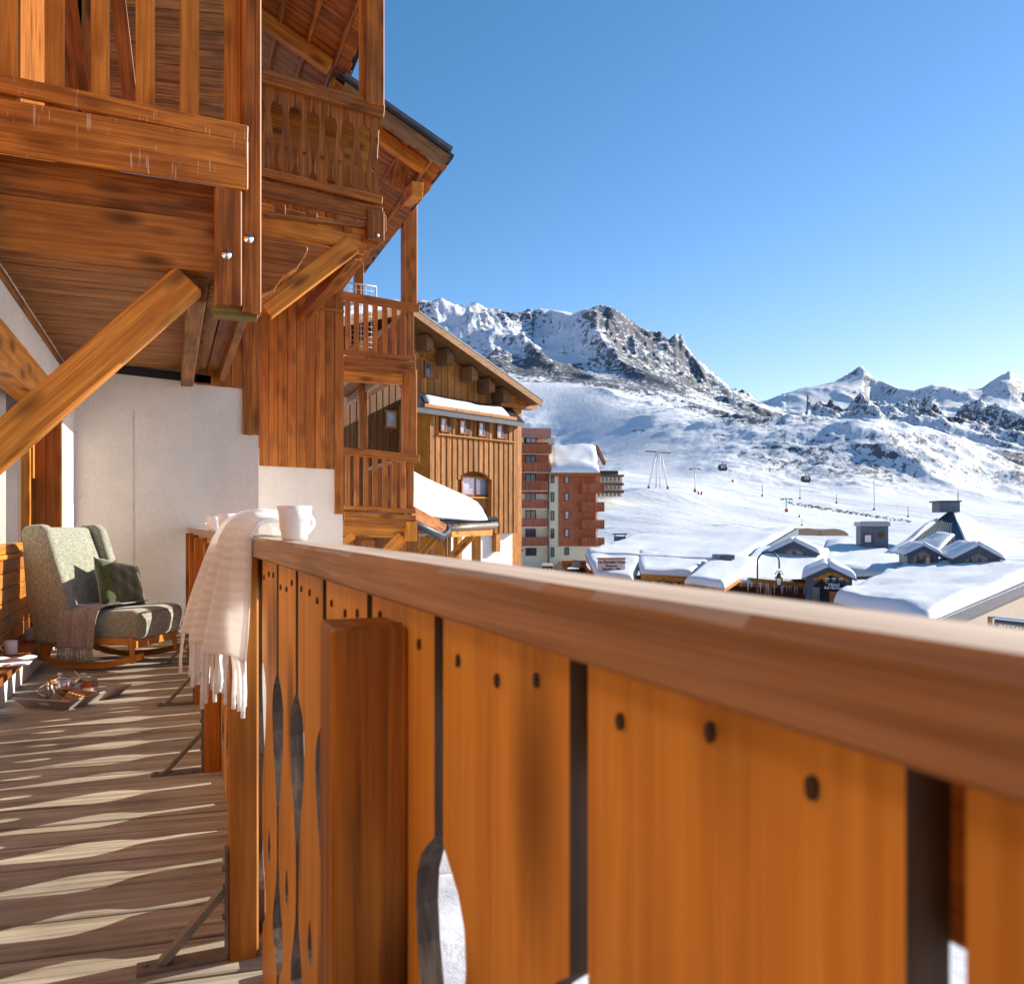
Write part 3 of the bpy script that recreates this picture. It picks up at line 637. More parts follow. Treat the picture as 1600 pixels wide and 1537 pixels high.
# ================================================================ THE WING BEYOND: boarded wall, carved balcony, overhanging roofs
wg = T('boarded_wing', 'red-brown boarded chalet wing over a white base beyond the end wall', 'building', (1.6, 11.5, -5.7))
Y2 = 11.5
wallpoly('white_base', [(400, 1450), (535.5, 1450), (535.5, 803), (523, 803), (523, 700), (400, 690)], Y2, 2.5, STUCCO, wg)
wallpoly('wall_core', [(400, 700), (535, 710), (535, 250), (400, 250)], Y2 - .001, 2.0, DARKW('z'), wg)
xb = [405, 420, 434, 449, 463, 478, 493, 508, 523]
for a, b_ in zip(xb[:-1], xb[1:]):
    wallpoly('wall_board', [(a + .35, 727 + (a - 405) * .05), (b_ - .35, 727 + (b_ - 405) * .05), (b_ - .35, 250), (a + .35, 250)], Y2 - .03, .028, CLADW('z'), wg)
wallpoly('corner_board', [(523.4, 803), (537, 803), (537, 250), (523.4, 250)], Y2 - .036, .036, CLADW('z'), wg)
beam('joint_strip', PY(500, 482, Y2 - .045), PY(538, 487, Y2 - .045), .02, .04, DARKW(), wg)
prism('side_wall', [(9.25, -5.7), (11.46, -5.7), (11.46, 7.2), (9.25, 7.2)], .2, CLADW('z'), wg, Matrix(((0, -1, 0, .87), (1, 0, 0, 0), (0, 0, 1, 0), (0, 0, 0, 1))))

cb = T('carved_balcony', 'upper balcony with carved fretwork boards and heavy corner post under the roof', 'balcony', (1.5, 8.7, 4.4))
YC = 8.7
def cp(x, y, dy=0): return PY(x, y, YC + dy)
hbeam('handrail', 404, 104, 601, 163, 22, 20, .06, DARKW(), -.03, cb, YC)
hbeam('bottom_rail', 404, 260, 598, 307, 13, 12, .05, DARKW(), -.03, cb, YC)
hbeam('fascia_board', 404, 280, 598, 324, 26, 24, .05, DARKW(), -.03, cb, YC)
hbeam('floor_beam', 404, 315, 574, 356, 42, 38, .14, HONEY(), .06, cb, YC)
x0, x1 = cp(405, 200).x, cp(597, 200).x; nb = 7; wb = (x1 - x0) / nb
zb0, zb1 = cp(405, 275).z - .03, cp(405, 118).z; zc0, zc1 = cp(597, 318).z - .02, cp(597, 172).z
def fret_mesh(w, h):
    hw = w / 2
    R = [(hw - .004, 0), (hw - .004, .10 * h), (hw - .05, .14 * h), (hw - .012, .20 * h), (hw - .012, .30 * h), (hw - .03, .38 * h), (hw - .06, .62 * h), (hw - .068, .72 * h), (hw - .05, .79 * h), (hw - .015, .80 * h), (hw - .004, .86 * h), (hw - .004, h)]
    L = [(-x, z) for x, z in R][::-1]
    bm = bmesh.new(); out = [bm.verts.new((x, 0, z)) for x, z in R + L]
    ed = [bm.edges.new((out[i], out[(i + 1) % len(out)])) for i in range(len(out))]
    hp = [bm.verts.new((.022 * math.cos(k * .628), 0, .36 * h + .022 * math.sin(k * .628))) for k in range(10)]
    ed += [bm.edges.new((hp[i], hp[(i + 1) % 10])) for i in range(10)]
    bmesh.ops.triangle_fill(bm, use_beauty=True, use_dissolve=False, edges=ed)
    r = bmesh.ops.extrude_face_region(bm, geom=bm.faces[:])
    for v in [e for e in r['geom'] if isinstance(e, bmesh.types.BMVert)]: v.co.y += .028
    bmesh.ops.recalc_face_normals(bm, faces=bm.faces)
    me = bpy.data.meshes.new('fret_board'); bm.to_mesh(me); bm.free(); me.materials.append(DARKW('z')); return me
fme = fret_mesh(wb, 1.0)
for i in range(nb):
    t = (i + .5) / nb; zl = zb0 * (1 - t) + zc0 * t; zh = zb1 * (1 - t) + zc1 * t
    link(bpy.data.objects.new('fret_board', fme), cb, Matrix.Translation((x0 + wb * (i + .5), YC + .03, zl)) @ Matrix.Diagonal((1, 1, zh - zl, 1)))
hbeam('back_boarding', 404, 140, 590, 185, 140, 135, .03, HONEY(), .35, cb, YC)
beam('corner_post', cp(584, 168, .02), cp(584, -260, .02), .16, cp(598, 100).x - cp(570, 100).x, DARKW(), cb, up=(1, 0, 0), bev=.008)
beam('inner_post', cp(565.5, 160, .16), cp(565.5, -260, .16), .08, cp(569, 100).x - cp(561, 100).x, HONEY(), cb, up=(1, 0, 0))
beam('post_foot', cp(585, 379, .02), cp(585, 333, .02), .16, cp(598, 350).x - cp(572, 350).x, DARKW(), cb, up=(1, 0, 0), bev=.006)
beam('post_shoe', cp(565, 374, .06), cp(590, 384, .06), .14, .05, DARKW(), cb)
for x, y in ((589, 368),):
    lathe('bolt', [(0, .012), (.012, .012), (.013, .004), (.028, .003), (.029, -.002)], GALV, cb, Matrix.Translation(cp(x, y, -.065)) @ Matrix.Rotation(math.pi / 2, 4, 'X'), 12)
a = (cp(415, 462) + cp(415, 503)) / 2; b_ = (cp(545, 372) + cp(563, 383)) / 2
beam('brace', a + Vector((0, .1, 0)), b_ + Vector((0, .1, 0)), .12, .20, HONEY(), cb, bev=.008)
a = PY(474, 493, 11.3); b_ = PY(556, 398, 9.6)
beam('brace', a, b_, .14, .16, DARKW(), cb)
for i in range(8):
    beam('floor_plank', (.9, 8.85 + i * .33, cp(404, 330).z - .02), (cp(590, 330).x, 8.85 + i * .33, cp(590, 352).z - .02), .315, .04, SOFFW(), cb)
for i, px_ in enumerate((440, 490, 545)):
    q = cp(px_, 326 + (px_ - 440) * .25); beam('joist', (q.x, 8.74, q.z), (q.x, 11.4, q.z), .09, .12, DARKW(), cb)
beam('side_beam', (x1, 8.75, cp(597, 345).z), (x1, 11.45, cp(597, 345).z), .12, .18, DARKW(), cb)
# carved corbel end
cs = [(408, 374), (481, 385), (481, 393), (473, 402), (466, 417), (455, 425), (441, 431), (434, 441), (431, 450), (420, 455), (408, 462)]
q = [PY(a, b_, 8.3) for a, b_ in cs]
prism('corbel', [(p.x, p.z) for p in q], .18, DARKW('x'), cb, Matrix.Translation((0, 8.3, 0)), bev=.008)

# --- roof over the wing: eave runs away from us, boards and rafters seen from below
def roof(root, xe, ze, y0, y1, run, slope, nr, mat_b, edge_mat, th=.05):
    """eave at x=xe, rising towards -x; underside boards run up the slope, battens and rafters below"""
    up = Vector((-1, 0, slope)).normalized(); n = int((y1 - y0) / .16)
    for i in range(n):
        y = y0 + .16 * (i + .5); j = random.uniform(-.03, .03)
        beam('roof_board', Vector((xe + j, y, ze + j * -slope)), Vector((xe, y, ze)) + up * run, .152, .024, mat_b, root, bev=.003)
    k = 0
    while k * .38 < min(run, 2.2):
        q = Vector((xe, 0, ze)) + up * (.22 + k * .38); q.z -= .035
        beam('batten', (q.x, y0, q.z), (q.x, y1, q.z), .05, .045, DARKW(), root, up=(-slope, 0, 1)); k += 1
    for i in range(nr):
        y = y0 + .35 + (y1 - y0 - .7) * i / max(1, nr - 1)
        beam('rafter', Vector((xe - .25, y, ze - .12 + .25 * slope)), Vector((xe, y, ze - .12)) + up * run, .12, .17, HONEY(), root)
    nrm = Vector((slope, 0, 1)).normalized()
    a = Vector((xe + .03, (y0 + y1) / 2, ze)) + nrm * .05; b2 = a + up * run
    beam('roof_sheet', a, b2, (y1 - y0) + .06, .06, edge_mat, root)
r1 = T('wing_roof', 'dark timber roof underside with battens and rafters above the carved balcony', 'roof', (2.1, 9, 6.9))
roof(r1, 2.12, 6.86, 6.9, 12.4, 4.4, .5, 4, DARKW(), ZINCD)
r2 = T('gable_roof', 'overhanging chalet roof with scalloped verge board and ragged board ends', 'roof', (3.4, 12, 6.0))
roof(r2, 3.47, 5.98, 10.5, 15.8, 1.75, .5, 3, DARKW(), ZINCD)
# scalloped verge board on the gable
vp = [PY(540, 128, 10.45), PY(703, 243, 10.45)]; dv = vp[1] - vp[0]; L = dv.length; pts = [(0, 0), (L, 0), (L, -.16)]
for i in range(24, -1, -1):
    t = i / 24; pts.append((L * t * .98, -.17 - .035 * abs(math.sin(t * math.pi * 4)) - .02 * (i % 2)))
prism('verge_board', pts, .035, wood('verge_wood', (.17, .08, .03), (.32, .18, .08), 'x', .6, 1, .3), r2, frame(vp[0], dv))
beam('verge_flashing', PY(538, 118, 10.42), PY(706, 235, 10.42), .1, .05, ZINC, r2)
beam('purlin', PY(652, 296, 10.8), PY(612, 335, 15.4), .16, .2, HONEY(), r2)
beam('purlin_block', PY(634, 225, 10.9), PY(620, 282, 11.9), .2, .24, DARKW(), r2)

# ================================================================ NEIGHBOURING BALCONIES
YN = 13.0
def slat_balcony(name, label, ytop, group):
    t = T(name, label, 'balcony', PY(595, ytop + 110, YN), group)
    P = lambda x, y, dy=0: PY(x, y, YN + dy)
    dy_ = lambda x: (x - 540) * .12
    tl = .17 if ytop < 600 else .105
    q = lambda x, y: y + (x - 540) * tl * (1 if y < ytop + 20 else .75)
    hbeam('handrail', 536, ytop, 656, ytop + 120 * tl, 12, 12, .09, CLADW('x'), -.03, t, YN)
    hbeam('bottom_rail', 538, ytop + 91, 650, ytop + 91 + 112 * tl * .55, 7, 7, .05, CLADW('x'), -.02, t, YN)
    hbeam('fascia_board', 538, ytop + 101, 650, ytop + 101 + 112 * tl * .5, 20, 20, .05, DARKW(), -.03, t, YN)
    hbeam('floor_beam', 536, ytop + 121, 640, ytop + 121 + 104 * tl * .4, 18, 18, .14, HONEY(), .05, t, YN)
    xs = [543, 557, 571.5, 586, 601, 616, 630]
    for i, x in enumerate(xs):
        beam('slat', P(x, ytop + 92 + (x - 540) * tl * .55), P(x, ytop + 8 + (x - 540) * tl), .03, P(x + 4, 600).x - P(x - 4, 600).x, CLADW('x'), t, up=(1, 0, 0))
    zt_, zb_ = P(645, ytop + 105 * tl + 4).z, P(645, ytop + 91 + 60 * tl).z
    xo = P(648, 600).x
    beam('side_handrail', (xo, YN + .05, zt_), (xo, 16.5, zt_), .09, .08, CLADW('x'), t)
    beam('side_bottom_rail', (xo, YN + .05, zb_), (xo, 16.5, zb_), .05, .06, CLADW('x'), t)
    for i in range(17):
        y = YN + .22 + i * .2; beam('slat', (xo, y, zb_), (xo, y, zt_), .09, .03, CLADW('x'), t, up=(0, 1, 0))
    zf = P(545, ytop + 108).z
    box('floor', (P(536, 600).x, YN + .05, zf - .05), (xo, 16.5, zf), SOFFW('y'), t)
    for x in (2.75, 3.3):
        beam('joist', (x, YN + .2, zf - .13), (x, 16.4, zf - .13), .1, .14, wood('pale_joist', (.30, .18, .10), (.5, .36, .24), 'x', .6), t)
    return t
b1 = slat_balcony('slat_balcony', 'upper slatted brown balcony with a white wire rack behind it', 455, 'slatted balconies beyond the wing')
b2 = slat_balcony('slat_balcony', 'lower slatted brown balcony just above the handrail line', 698, 'slatted balconies beyond the wing')
PN = lambda x, y, dy=0: PY(x, y, YN + dy)
pw = PN(650, 500).x - PN(628, 500).x
beam('corner_post', PN(639, 716, .1), PN(639, 578, .1), .18, pw * .95, CLADW('x'), b2, up=(1, 0, 0), bev=.01)
beam('corner_post', PN(639, 480, .1), PN(639, 282, .1), .18, pw, CLADW('x'), b1, up=(1, 0, 0), bev=.01)
beam('thin_post', PN(630, 462, .25), PN(630, 300, .25), .08, .05, HONEY(), b1, up=(1, 0, 0))
beam('back_post', PN(560, 460, 1.8), PN(560, 395, 1.8), .14, .16, CLADW('x'), b1, up=(1, 0, 0))
beam('back_post', PN(567, 700, 1.8), PN(567, 600, 1.8), .12, .14, DARKW(), b2, up=(1, 0, 0))
beam('post_foot', PN(641, 845, .02), PN(641, 815, .02), .18, pw * .75, HONEY(), b2, up=(1, 0, 0))
beam('brace', PN(590, 880, .1), PN(628, 838, .1), .12, .2, HONEY(), b2)
beam('brace', PN(532, 850, .1), PN(552, 836, .1), .1, .12, HONEY(), b2)
for (xa, ya, xb_, yb_) in ((541, 840, 541, 1000), (575, 845, 575, 1000), (618, 850, 618, 1000)):
    beam('support_post', PN(xb_, yb_, 1.2), PN(xa, ya, 1.2), .2, .2, DARKW(), b2, up=(1, 0, 0))
joined('lower_boarding', [((PN(538 + i * 9, 800, 2.0).x, 15.0, -5.7), (PN(538 + i * 9 + 8, 800, 2.0).x, 15.05, .95)) for i in range(13)], CLADW('z'), b2, kind='stuff')
# white wire rack standing on the upper balcony
rk = T('wire_rack', 'white wire drying rack on the upper slatted balcony', 'rack', PN(565, 545, .4))
def rp(u, v, dy=.35): return PN(u, v, dy)
for (u0, v0, u1, v1) in ((540, 441, 588, 448), (588, 448, 586, 548), (540, 441, 541, 540)):
    tube('frame_tube', [rp(u0, v0), rp(u1, v1)], .012, WHITEM, rk, n=6)
for i in range(7): tube('wire', [rp(540 + i * 8, 441 + i), rp(540 + i * 8, 540 + i)], .005, WHITEM, rk, n=4)
for j in range(12): tube('wire', [rp(540, 450 + j * 8), rp(587, 456 + j * 8)], .005, WHITEM, rk, n=4)

# ================================================================ BUILDINGS FURTHER OFF
class Face:
    """upright facade plane with its own frame: a along the face, b into the building, z up"""
    def __init__(s, px, d, ang):
        s.e1 = CF * math.cos(math.radians(ang)) + CR * math.sin(math.radians(ang)); s.e2 = Vector((-s.e1.y, s.e1.x, 0))
        if s.e2.dot(CF) < 0: s.e2 = -s.e2
        s.o = PD(px, YH, d); s.o.z = 0
        s.M = Matrix(((s.e1.x, s.e2.x, 0, s.o.x), (s.e1.y, s.e2.y, 0, s.o.y), (0, 0, 1, 0), (0, 0, 0, 1)))
    def l(s, x, y, b=0.0):
        r = ray(x, y); q = s.o + s.e2 * b; t = (q - CO).dot(s.e2) / r.dot(s.e2); p = CO + r * t - s.o
        return (p.dot(s.e1), p.z)
    def box(s, name, x0, y0, x1, y1, b0, b1, mat, parent, bev=0):
        a0, z1 = s.l(x0, y0, b0); a1, z0 = s.l(x1, y1, b0)
        return box(name, (a0, b0, z0), (a1, b1, z1), mat, parent, s.M, bev)
    def poly(s, name, pts, b, t, mat, parent):
        return prism(name, [s.l(x, y, b) for x, y in pts], t, mat, parent, s.M @ Matrix.Translation((0, b, 0)))
    def w(s, a, b, z): return s.M @ Vector((a, b, z))
    def boards(s, name, x0, x1, ytop, ybot, b, n, mat, parent, proud=.03):
        a0, zt = s.l(x0, ytop, b); a1, zb = s.l(x1, ybot, b); w = (a1 - a0) / n
        return joined(name, [((a0 + w * i + .01, b - proud * (1 + .8 * (i % 2)), zb), (a0 + w * (i + 1) - .01, b, zt)) for i in range(n)], mat, parent, s.M, 'stuff')
    def window(s, x0, y0, x1, y1, b, mat, parent, fr=.07, glass=None, bars=1):
        a0, z1 = s.l(x0, y0, b); a1, z0 = s.l(x1, y1, b); t = .06
        bx = [((a0, b - t, z0), (a1, b, z0 + fr)), ((a0, b - t, z1 - fr), (a1, b, z1)), ((a0, b - t, z0 + fr), (a0 + fr, b, z1 - fr)), ((a1 - fr, b - t, z0 + fr), (a1, b, z1 - fr))]
        for k in range(bars): c = a0 + (a1 - a0) * (k + 1) / (bars + 1); bx.append(((c - fr * .4, b - t, z0 + fr), (c + fr * .4, b, z1 - fr)))
        f = joined('window', bx, mat, parent, s.M)
        box('pane', (a0 + fr * .5, b - t * .4, z0 + fr * .5), (a1 - fr * .5, b - t * .2, z1 - fr * .5), glass or PANE, f, s.M)
        return f
# ---------------------------------------------------------------- golden chalet with snow on its canopy
ch = T('timber_chalet', 'golden timber-clad chalet with big gable roof, arched window and snowy canopy', 'chalet', PD(740, 960, 42))
F = Face(670, 40, 41)
F.poly('gable_wall', [(520, 1000), (815, 1000), (815, 622), (640, 488), (520, 560)], 2.2, 6, GOLDW(), ch)
F.boards('gable_boards', 650, 800, 560, 640, 2.2, 30, GOLDW(), ch)
F.boards('shaded_boards', 530, 650, 575, 800, 2.2, 24, wood('shaded_brown_boards', (.10, .035, .009), (.20, .078, .02), 'z', .6, .6, .2), ch)  # left part of the gable lies in shade; darkness painted into the board colour
a1 = F.l(808, 700)[0]; zt = F.l(670, 640)[1]; zb = F.l(670, 834)[1]
wa = F.l(716, 800)[0], F.l(766, 800)[0]; wz0, wz1, wzt = F.l(740, 832)[1], F.l(740, 752)[1], F.l(740, 740)[1]
# front box, with an arched opening left free in the boards
bx = []
n = 34; w = a1 / n
for i in range(n):
    x0, x1 = w * i + .008, w * (i + 1) - .008; xm = (x0 + x1) / 2; pr = .05 if i % 2 else .09
    if wa[0] < xm < wa[1]:
        t = (xm - (wa[0] + wa[1]) / 2) / ((wa[1] - wa[0]) / 2); za = wz1 + (wzt - wz1 + .12) * math.sqrt(max(0, 1 - t * t))
        bx += [((x0, -pr, za), (x1, .25, zt))]
    else: bx += [((x0, -pr, zb), (x1, .25, zt))]
joined('front_boards', bx, GOLDW(), ch, F.M, 'stuff')
box('left_side', (-.02, 0, zb), (.05, 2.3, zt + .4), wood('side_board_wood', (.33, .12, .014), (.52, .21, .03), 'z', .6, .6, .2), ch, F.M)
box('right_side', (a1 - .1, .2, zb), (a1 + .02, 2.3, zt), GOLDW(), ch, F.M)
box('front_core', (.1, .45, zb), (a1 - .1, 2.2, zt), wood('recess_wood', (.20, .075, .016), (.34, .14, .035), 'z', .6), ch, F.M)
box('white_base', (.6, .3, -5.75), (a1 - .05, 2.2, zb - .01), STUCCO, ch, F.M)
f = F.window(720, 743, 763, 776, .40, GOLDW('z'), ch, .09, PANEL_, 1)
F.box('window_balcony', 718, 778, 764, 832, .25, .40, wood('reddish_balcony', (.22, .085, .03), (.36, .16, .06), 'z', .6), ch)
F.box('window_shelf', 717, 775, 767, 779, .1, .42, HONEY(), ch)
for x in (688, 718, 747, 776):
    f = F.box('window_recess', x, 651 + (x - 688) * .12, x + 17, 676 + (x - 688) * .12, -.145, -.10, wood('recess_shade_wood', (.07, .028, .009), (.14, .058, .018), 'z', .6), ch)  # boxes stand proud of the boards; recess shade is put into their colour
    o = F.window(x, 652 + (x - 688) * .12, x + 9, 675 + (x - 688) * .12, -.15, GOLDW('z'), f, .07, PANEL_, 0)
la, lb = F.l(684, 678, -.15), F.l(806, 691, -.15); beam('window_ledge', F.w(la[0], -.12, la[1]), F.w(lb[0], -.12, lb[1]), .16, .07, GOLDW('x'), ch)
f = F.window(663, 563, 674, 592, 2.1, DARKW('z'), ch, .08, PANE, 0); F.box('window_lintel', 660, 556, 688, 563, 2.0, 2.2, GOLDW(), ch); F.box('shutter', 675, 563, 686, 592, 2.08, 2.2, wood('recess_wood', (.20, .075, .016), (.34, .14, .035), 'z', .6), ch)
F.window(601, 640, 619, 670, 2.1, GOLDW('z'), ch, .1, PANEL_, 0)
# gable roof: verge front at b=.4, running back
def slab(name, F, p0, p1, b0, b1, th, mat, parent, lift=0):
    (a0, z0), (a1_, z1) = p0, p1; n_ = Vector((-(z1 - z0), a1_ - a0)).normalized()
    if n_.y < 0: n_ = -n_
    q = [(a0, z0 + lift), (a1_, z1 + lift), (a1_ + n_.x * th, z1 + n_.y * th + lift), (a0 + n_.x * th, z0 + n_.y * th + lift)]
    return prism(name, q, b1 - b0, mat, parent, F.M @ Matrix.Translation((0, b0, 0)))
rg = F.l(640, 486, .6); ev = F.l(845, 632, .6); lv = (2 * rg[0] - ev[0], ev[1])
for e in (ev, lv):
    sg = 1 if e is ev else -1
    slab('roof_slope', F, rg, e, .6, 12, .22, wood('verge_timber', (.15, .065, .02), (.27, .13, .045), 'x', .6), ch)
    slab('roof_metal', F, (rg[0], rg[1] + .24), (e[0] + .1 * sg, e[1] + .22), .5, 12, .06, ZINC, ch)
    slab('verge_board', F, (rg[0], rg[1] - .12), (e[0], e[1] - .12), .52, .6, .34, wood('verge_face', (.20, .085, .025), (.34, .16, .055), 'x', .6), ch)
snow_slab('roof_snow', [F.w(rg[0] - .1, .7, rg[1] + .28), F.w(lv[0], .7, lv[1] + .28), F.w(lv[0], 11.5, lv[1] + .28), F.w(rg[0] - .1, 11.5, rg[1] + .28)], .45, ch)
for x, y in ((668, 534), (700, 556), (738, 579), (765, 597), (787, 612)):
    a, z = F.l(x, y, 1.4); zr = rg[1] + (ev[1] - rg[1]) * (a - rg[0]) / (ev[0] - rg[0])
    prism('roof_bracket', [(a - .24, zr - .08), (a + .24, zr - .4), (a + .24, zr - .7), (a + .13, zr - .86), (a - .02, zr - .74), (a - .1, zr - .9), (a - .24, zr - .82)], .8, wood('bracket_wood', (.13, .06, .025), (.25, .13, .06), 'x', .6), ch, F.M @ Matrix.Translation((0, 1.2, 0)))
F.poly('eave_timbers', [(785, 603), (842, 634), (835, 640), (783, 635)], 1.5, .5, DARKW('x'), ch)
# canopy above the row of windows
c0, c1, c2, c3 = [Vector(F.w(*F_)) for F_ in ((F.l(648, 636, -.55)[0], -.55, F.l(648, 636, -.55)[1]), (F.l(821, 661, -.55)[0], -.55, F.l(821, 661, -.55)[1]), (F.l(800, 640, 2.1)[0], 2.1, F.l(800, 638, 2.1)[1]), (F.l(650, 612, 2.1)[0], 2.1, F.l(650, 612, 2.1)[1]))]
mk('canopy_roof', [c0, c1, c2, c3, c0 - V(0, 0, .22), c1 - V(0, 0, .22), c2 - V(0, 0, .4), c3 - V(0, 0, .4)], [(0, 1, 2, 3), (7, 6, 5, 4), (0, 4, 5, 1), (1, 5, 6, 2), (2, 6, 7, 3), (3, 7, 4, 0)], ZINCD, ch)
mixp = lambda u, v: (c0 * (1 - u) + c1 * u) * (1 - v) + (c3 * (1 - u) + c2 * u) * v
snow_slab('canopy_snow', [mixp(.10, .18), mixp(.88, .18), mixp(.86, .72), mixp(.06, .72)], .2, ch, 26, 8, .35, .1)
F.box('canopy_beam', 664, 644, 808, 652, -.2, 0, HONEY(), ch)
box('eave_post', (F.l(715, 836, -1)[0], -1.0, -5.7), (F.l(722, 836, -1)[0], -.7, F.l(715, 832, -1)[1]), HONEY('z'), ch, F.M)
box('eave_post', (F.l(775, 836)[0], -.02, F.l(775, 862)[1]), (F.l(781, 836)[0], .28, F.l(775, 834)[1]), HONEY('z'), ch, F.M)
# ---------------------------------------------------------------- snowy porch roof in front of the chalet
pr = T('snowy_porch', 'timber porch with thick snow on its roof in front of the golden chalet', 'porch', PD(720, 960, 22))
snow_slab('roof_snow', [PD(632, 800, 18), PD(762, 812, 22.6), PD(754, 799, 25), PD(632, 741, 24)], .26, pr, 30, 16, .6, .14)
for k in range(22):
    t = k / 21; p = PD(692 + 82 * t, 818 - 5 * t, 19.9 + 3.2 * t)
    beam('roof_tile', p, p + (PD(700, 780, 27) - PD(700, 818, 20)).normalized() * .8, .17, .05, ZINCD, pr, bev=.01)
tube('gutter', [PD(640, 815, 17.5), PD(690, 838, 19.2), PD(699, 832, 19.6), PD(697, 820, 19.7)], .09, ZINCD, pr)
tube('gutter', [PD(697, 826, 19.7), PD(775, 820, 23)], .08, GALV, pr)
beam('eave_beam', PD(640, 800, 17.9), PD(694, 829, 19.6), .12, .3, DARKW(), pr)
beam('eave_beam', PD(700, 832, 20), PD(764, 830, 23), .2, .22, HONEY(), pr)
for x0, y0, x1, y1, d, w in ((684, 905, 684, 838, 19.7, .26), (744, 905, 744, 832, 22.4, .2), (660, 905, 660, 838, 22, .2)):
    beam('post', PD(x0, y0, d), PD(x1, y1, d), w, w, HONEY(), pr, up=(1, 0, 0))
for x0, y0, x1, y1, d in ((648, 876, 680, 838, 19.4), (694, 882, 738, 836, 21.4)):
    beam('brace', PD(x0, y0, d), PD(x1, y1, d), .16, .2, HONEY(), pr)
F2 = Face(690, 22.5, 60)
F2.boards('porch_boards', 664, 704, 836, 930, 0, 8, GOLDW(), pr)
# ---------------------------------------------------------------- red and cream apartment block
ap = T('apartment_block', 'tall cream and red apartment block with stacked balconies and a snowy roof', 'building', PD(870, 900, 118))
A = Face(806, 112, 78)
A.box('left_block', 806, 690, 858, 905, 0, 12, CREAM, ap); A.box('brown_storeys', 806, 690, 857.5, 772, -.1, 0, APTRED(), ap)
A.box('roof_terrace', 810, 668, 861, 684, -1.2, 8, wood('pink_parapet', (.32, .15, .11), (.44, .22, .17), 'x', .7, .3, 0), ap)
A.box('terrace_wall', 806, 666, 818, 692, -.8, 6, CREAM, ap)
rows = [(693, 708, 862), (722, 737, 860), (751, 766, 856), (780, 794, 855), (810, 823, 855), (839, 853, 855)]
for i, (y0, y1, xr) in enumerate(rows):
    a0, z1 = A.l(804, y0, -1.3); a1_, z0 = A.l(xr, y1, -1.3); nb = 22; w = (a1_ - a0) / nb
    o = joined('balcony', [((a0 + w * k + .03, -1.4, z0), (a0 + w * (k + 1) - .03, -1.32, z1)) for k in range(nb)] + [((a0, -1.32, z0), (a1_, 0, z0 + .18)), ((a0, -1.42, z1 - .1), (a1_, -1.28, z1)), ((a1_ - .08, -1.3, z0 + .2), (a1_, 0, z1))], APTRED(), ap, A.M)
    if i < 6:
        yy = (y1 + 3, y1 + 17) if i < 5 else (856, 868)
        A.window(821, yy[0], 837 if i < 5 else 838, yy[1], -.12 if i < 2 else -.02, plain('dark_brown_frame', (.05, .025, .02), .6), ap, .12, PANE, 1)
        A.box('slab_edge', 805, y1, xr, y1 + 1.4, -1.35, 0, plain('white_slab', (.7, .66, .6), .8), o)
A.window(821, 679, 838, 693, -.3, plain('dark_brown_frame', (.05, .025, .02), .6), ap, .12, PANEL_, 1)
A.box('right_block', 857.6, 735, 931, 905, -.6, 12, CREAM, ap)
A.box('red_panel', 873, 737, 931, 853, -.75, -.6, APTRED(), ap)
tube('downpipe', [A.w(*((A.l(857, 735, -.75)[0]), -.75, A.l(857, 735, -.75)[1])), A.w(A.l(857, 890, -.75)[0], -.75, -5.5)], .12, GALV, ap, n=6)
for y in (740, 769, 798, 826, 855): A.window(860.5, y, 866, y + 15, -.62, plain('dark_brown_frame', (.05, .025, .02), .6), ap, .1, PANE, 0)
for y in (742, 770, 798, 826): A.window(882, y, 889, y + 13, -.78, plain('dark_brown_frame', (.05, .025, .02), .6), ap, .1, PANEL_, 0)
A.window(882, 855, 889, 867, -.62, plain('dark_brown_frame', (.05, .025, .02), .6), ap, .1, PANE, 0)
for i, (y0, y1) in enumerate(((755, 770), (784, 799), (812, 826), (840, 853))):
    a0, z1 = A.l(909, y0, -1.9); a1_, z0 = A.l(944.5, y1, -1.9); nb = 16; w = (a1_ - a0) / nb
    joined('balcony', [((a0 + w * k + .03, -2.0, z0), (a0 + w * (k + 1) - .03, -1.92, z1)) for k in range(nb)] + [((a0, -1.92, z0), (a1_, 6, z0 + .18)), ((a0, -1.92, z0), (a0 + .1, -.6, z1)), ((a1_ - .1, -1.9, z0), (a1_, 6, z1))], APTRED(), ap, A.M)
A.box('right_return', 931, 745, 934, 905, .5, 10, CREAM, ap); A.box('loggia_wall', 931, 730, 938, 757, 0, 8, APTRED(), ap)
q = [A.w(A.l(861, 738, -1.8)[0], -1.8, A.l(861, 738, -1.8)[1]), A.w(A.l(937, 738, -1.8)[0], -1.8, A.l(937, 738, -1.8)[1]), A.w(A.l(932, 700, 6)[0], 6, A.l(932, 700, 6)[1]), A.w(A.l(856, 701, 6)[0], 6, A.l(856, 701, 6)[1])]
snow_slab('roof_snow', q, .9, ap, 24, 16, .9, .15)
mk('roof', [v - V(0, 0, .05) for v in q] + [v - V(0, 0, .5) for v in q], [(0, 1, 2, 3), (7, 6, 5, 4), (0, 4, 5, 1), (1, 5, 6, 2), (2, 6, 7, 3), (3, 7, 4, 0)], DARKW('x'), ap)
beam('verge', A.w(A.l(932, 698, 6)[0], 6, A.l(932, 698, 6)[1]), A.w(A.l(944, 724, 0)[0], 0, A.l(944, 724, 0)[1]), .4, .5, DARKW(), ap)
for k in range(7): A.box('snow_guard', 872 + k * 8.5, 696.5, 878 + k * 8.5, 700, 6, 6.5, BLACKM, ap)
A.box('penthouse', 846, 682, 866, 696, 14, 20, plain('grey_render', (.36, .38, .36), .8), ap)
A.box('penthouse_snow', 845, 680, 869, 683.5, 13.5, 20.5, SNOW, ap)
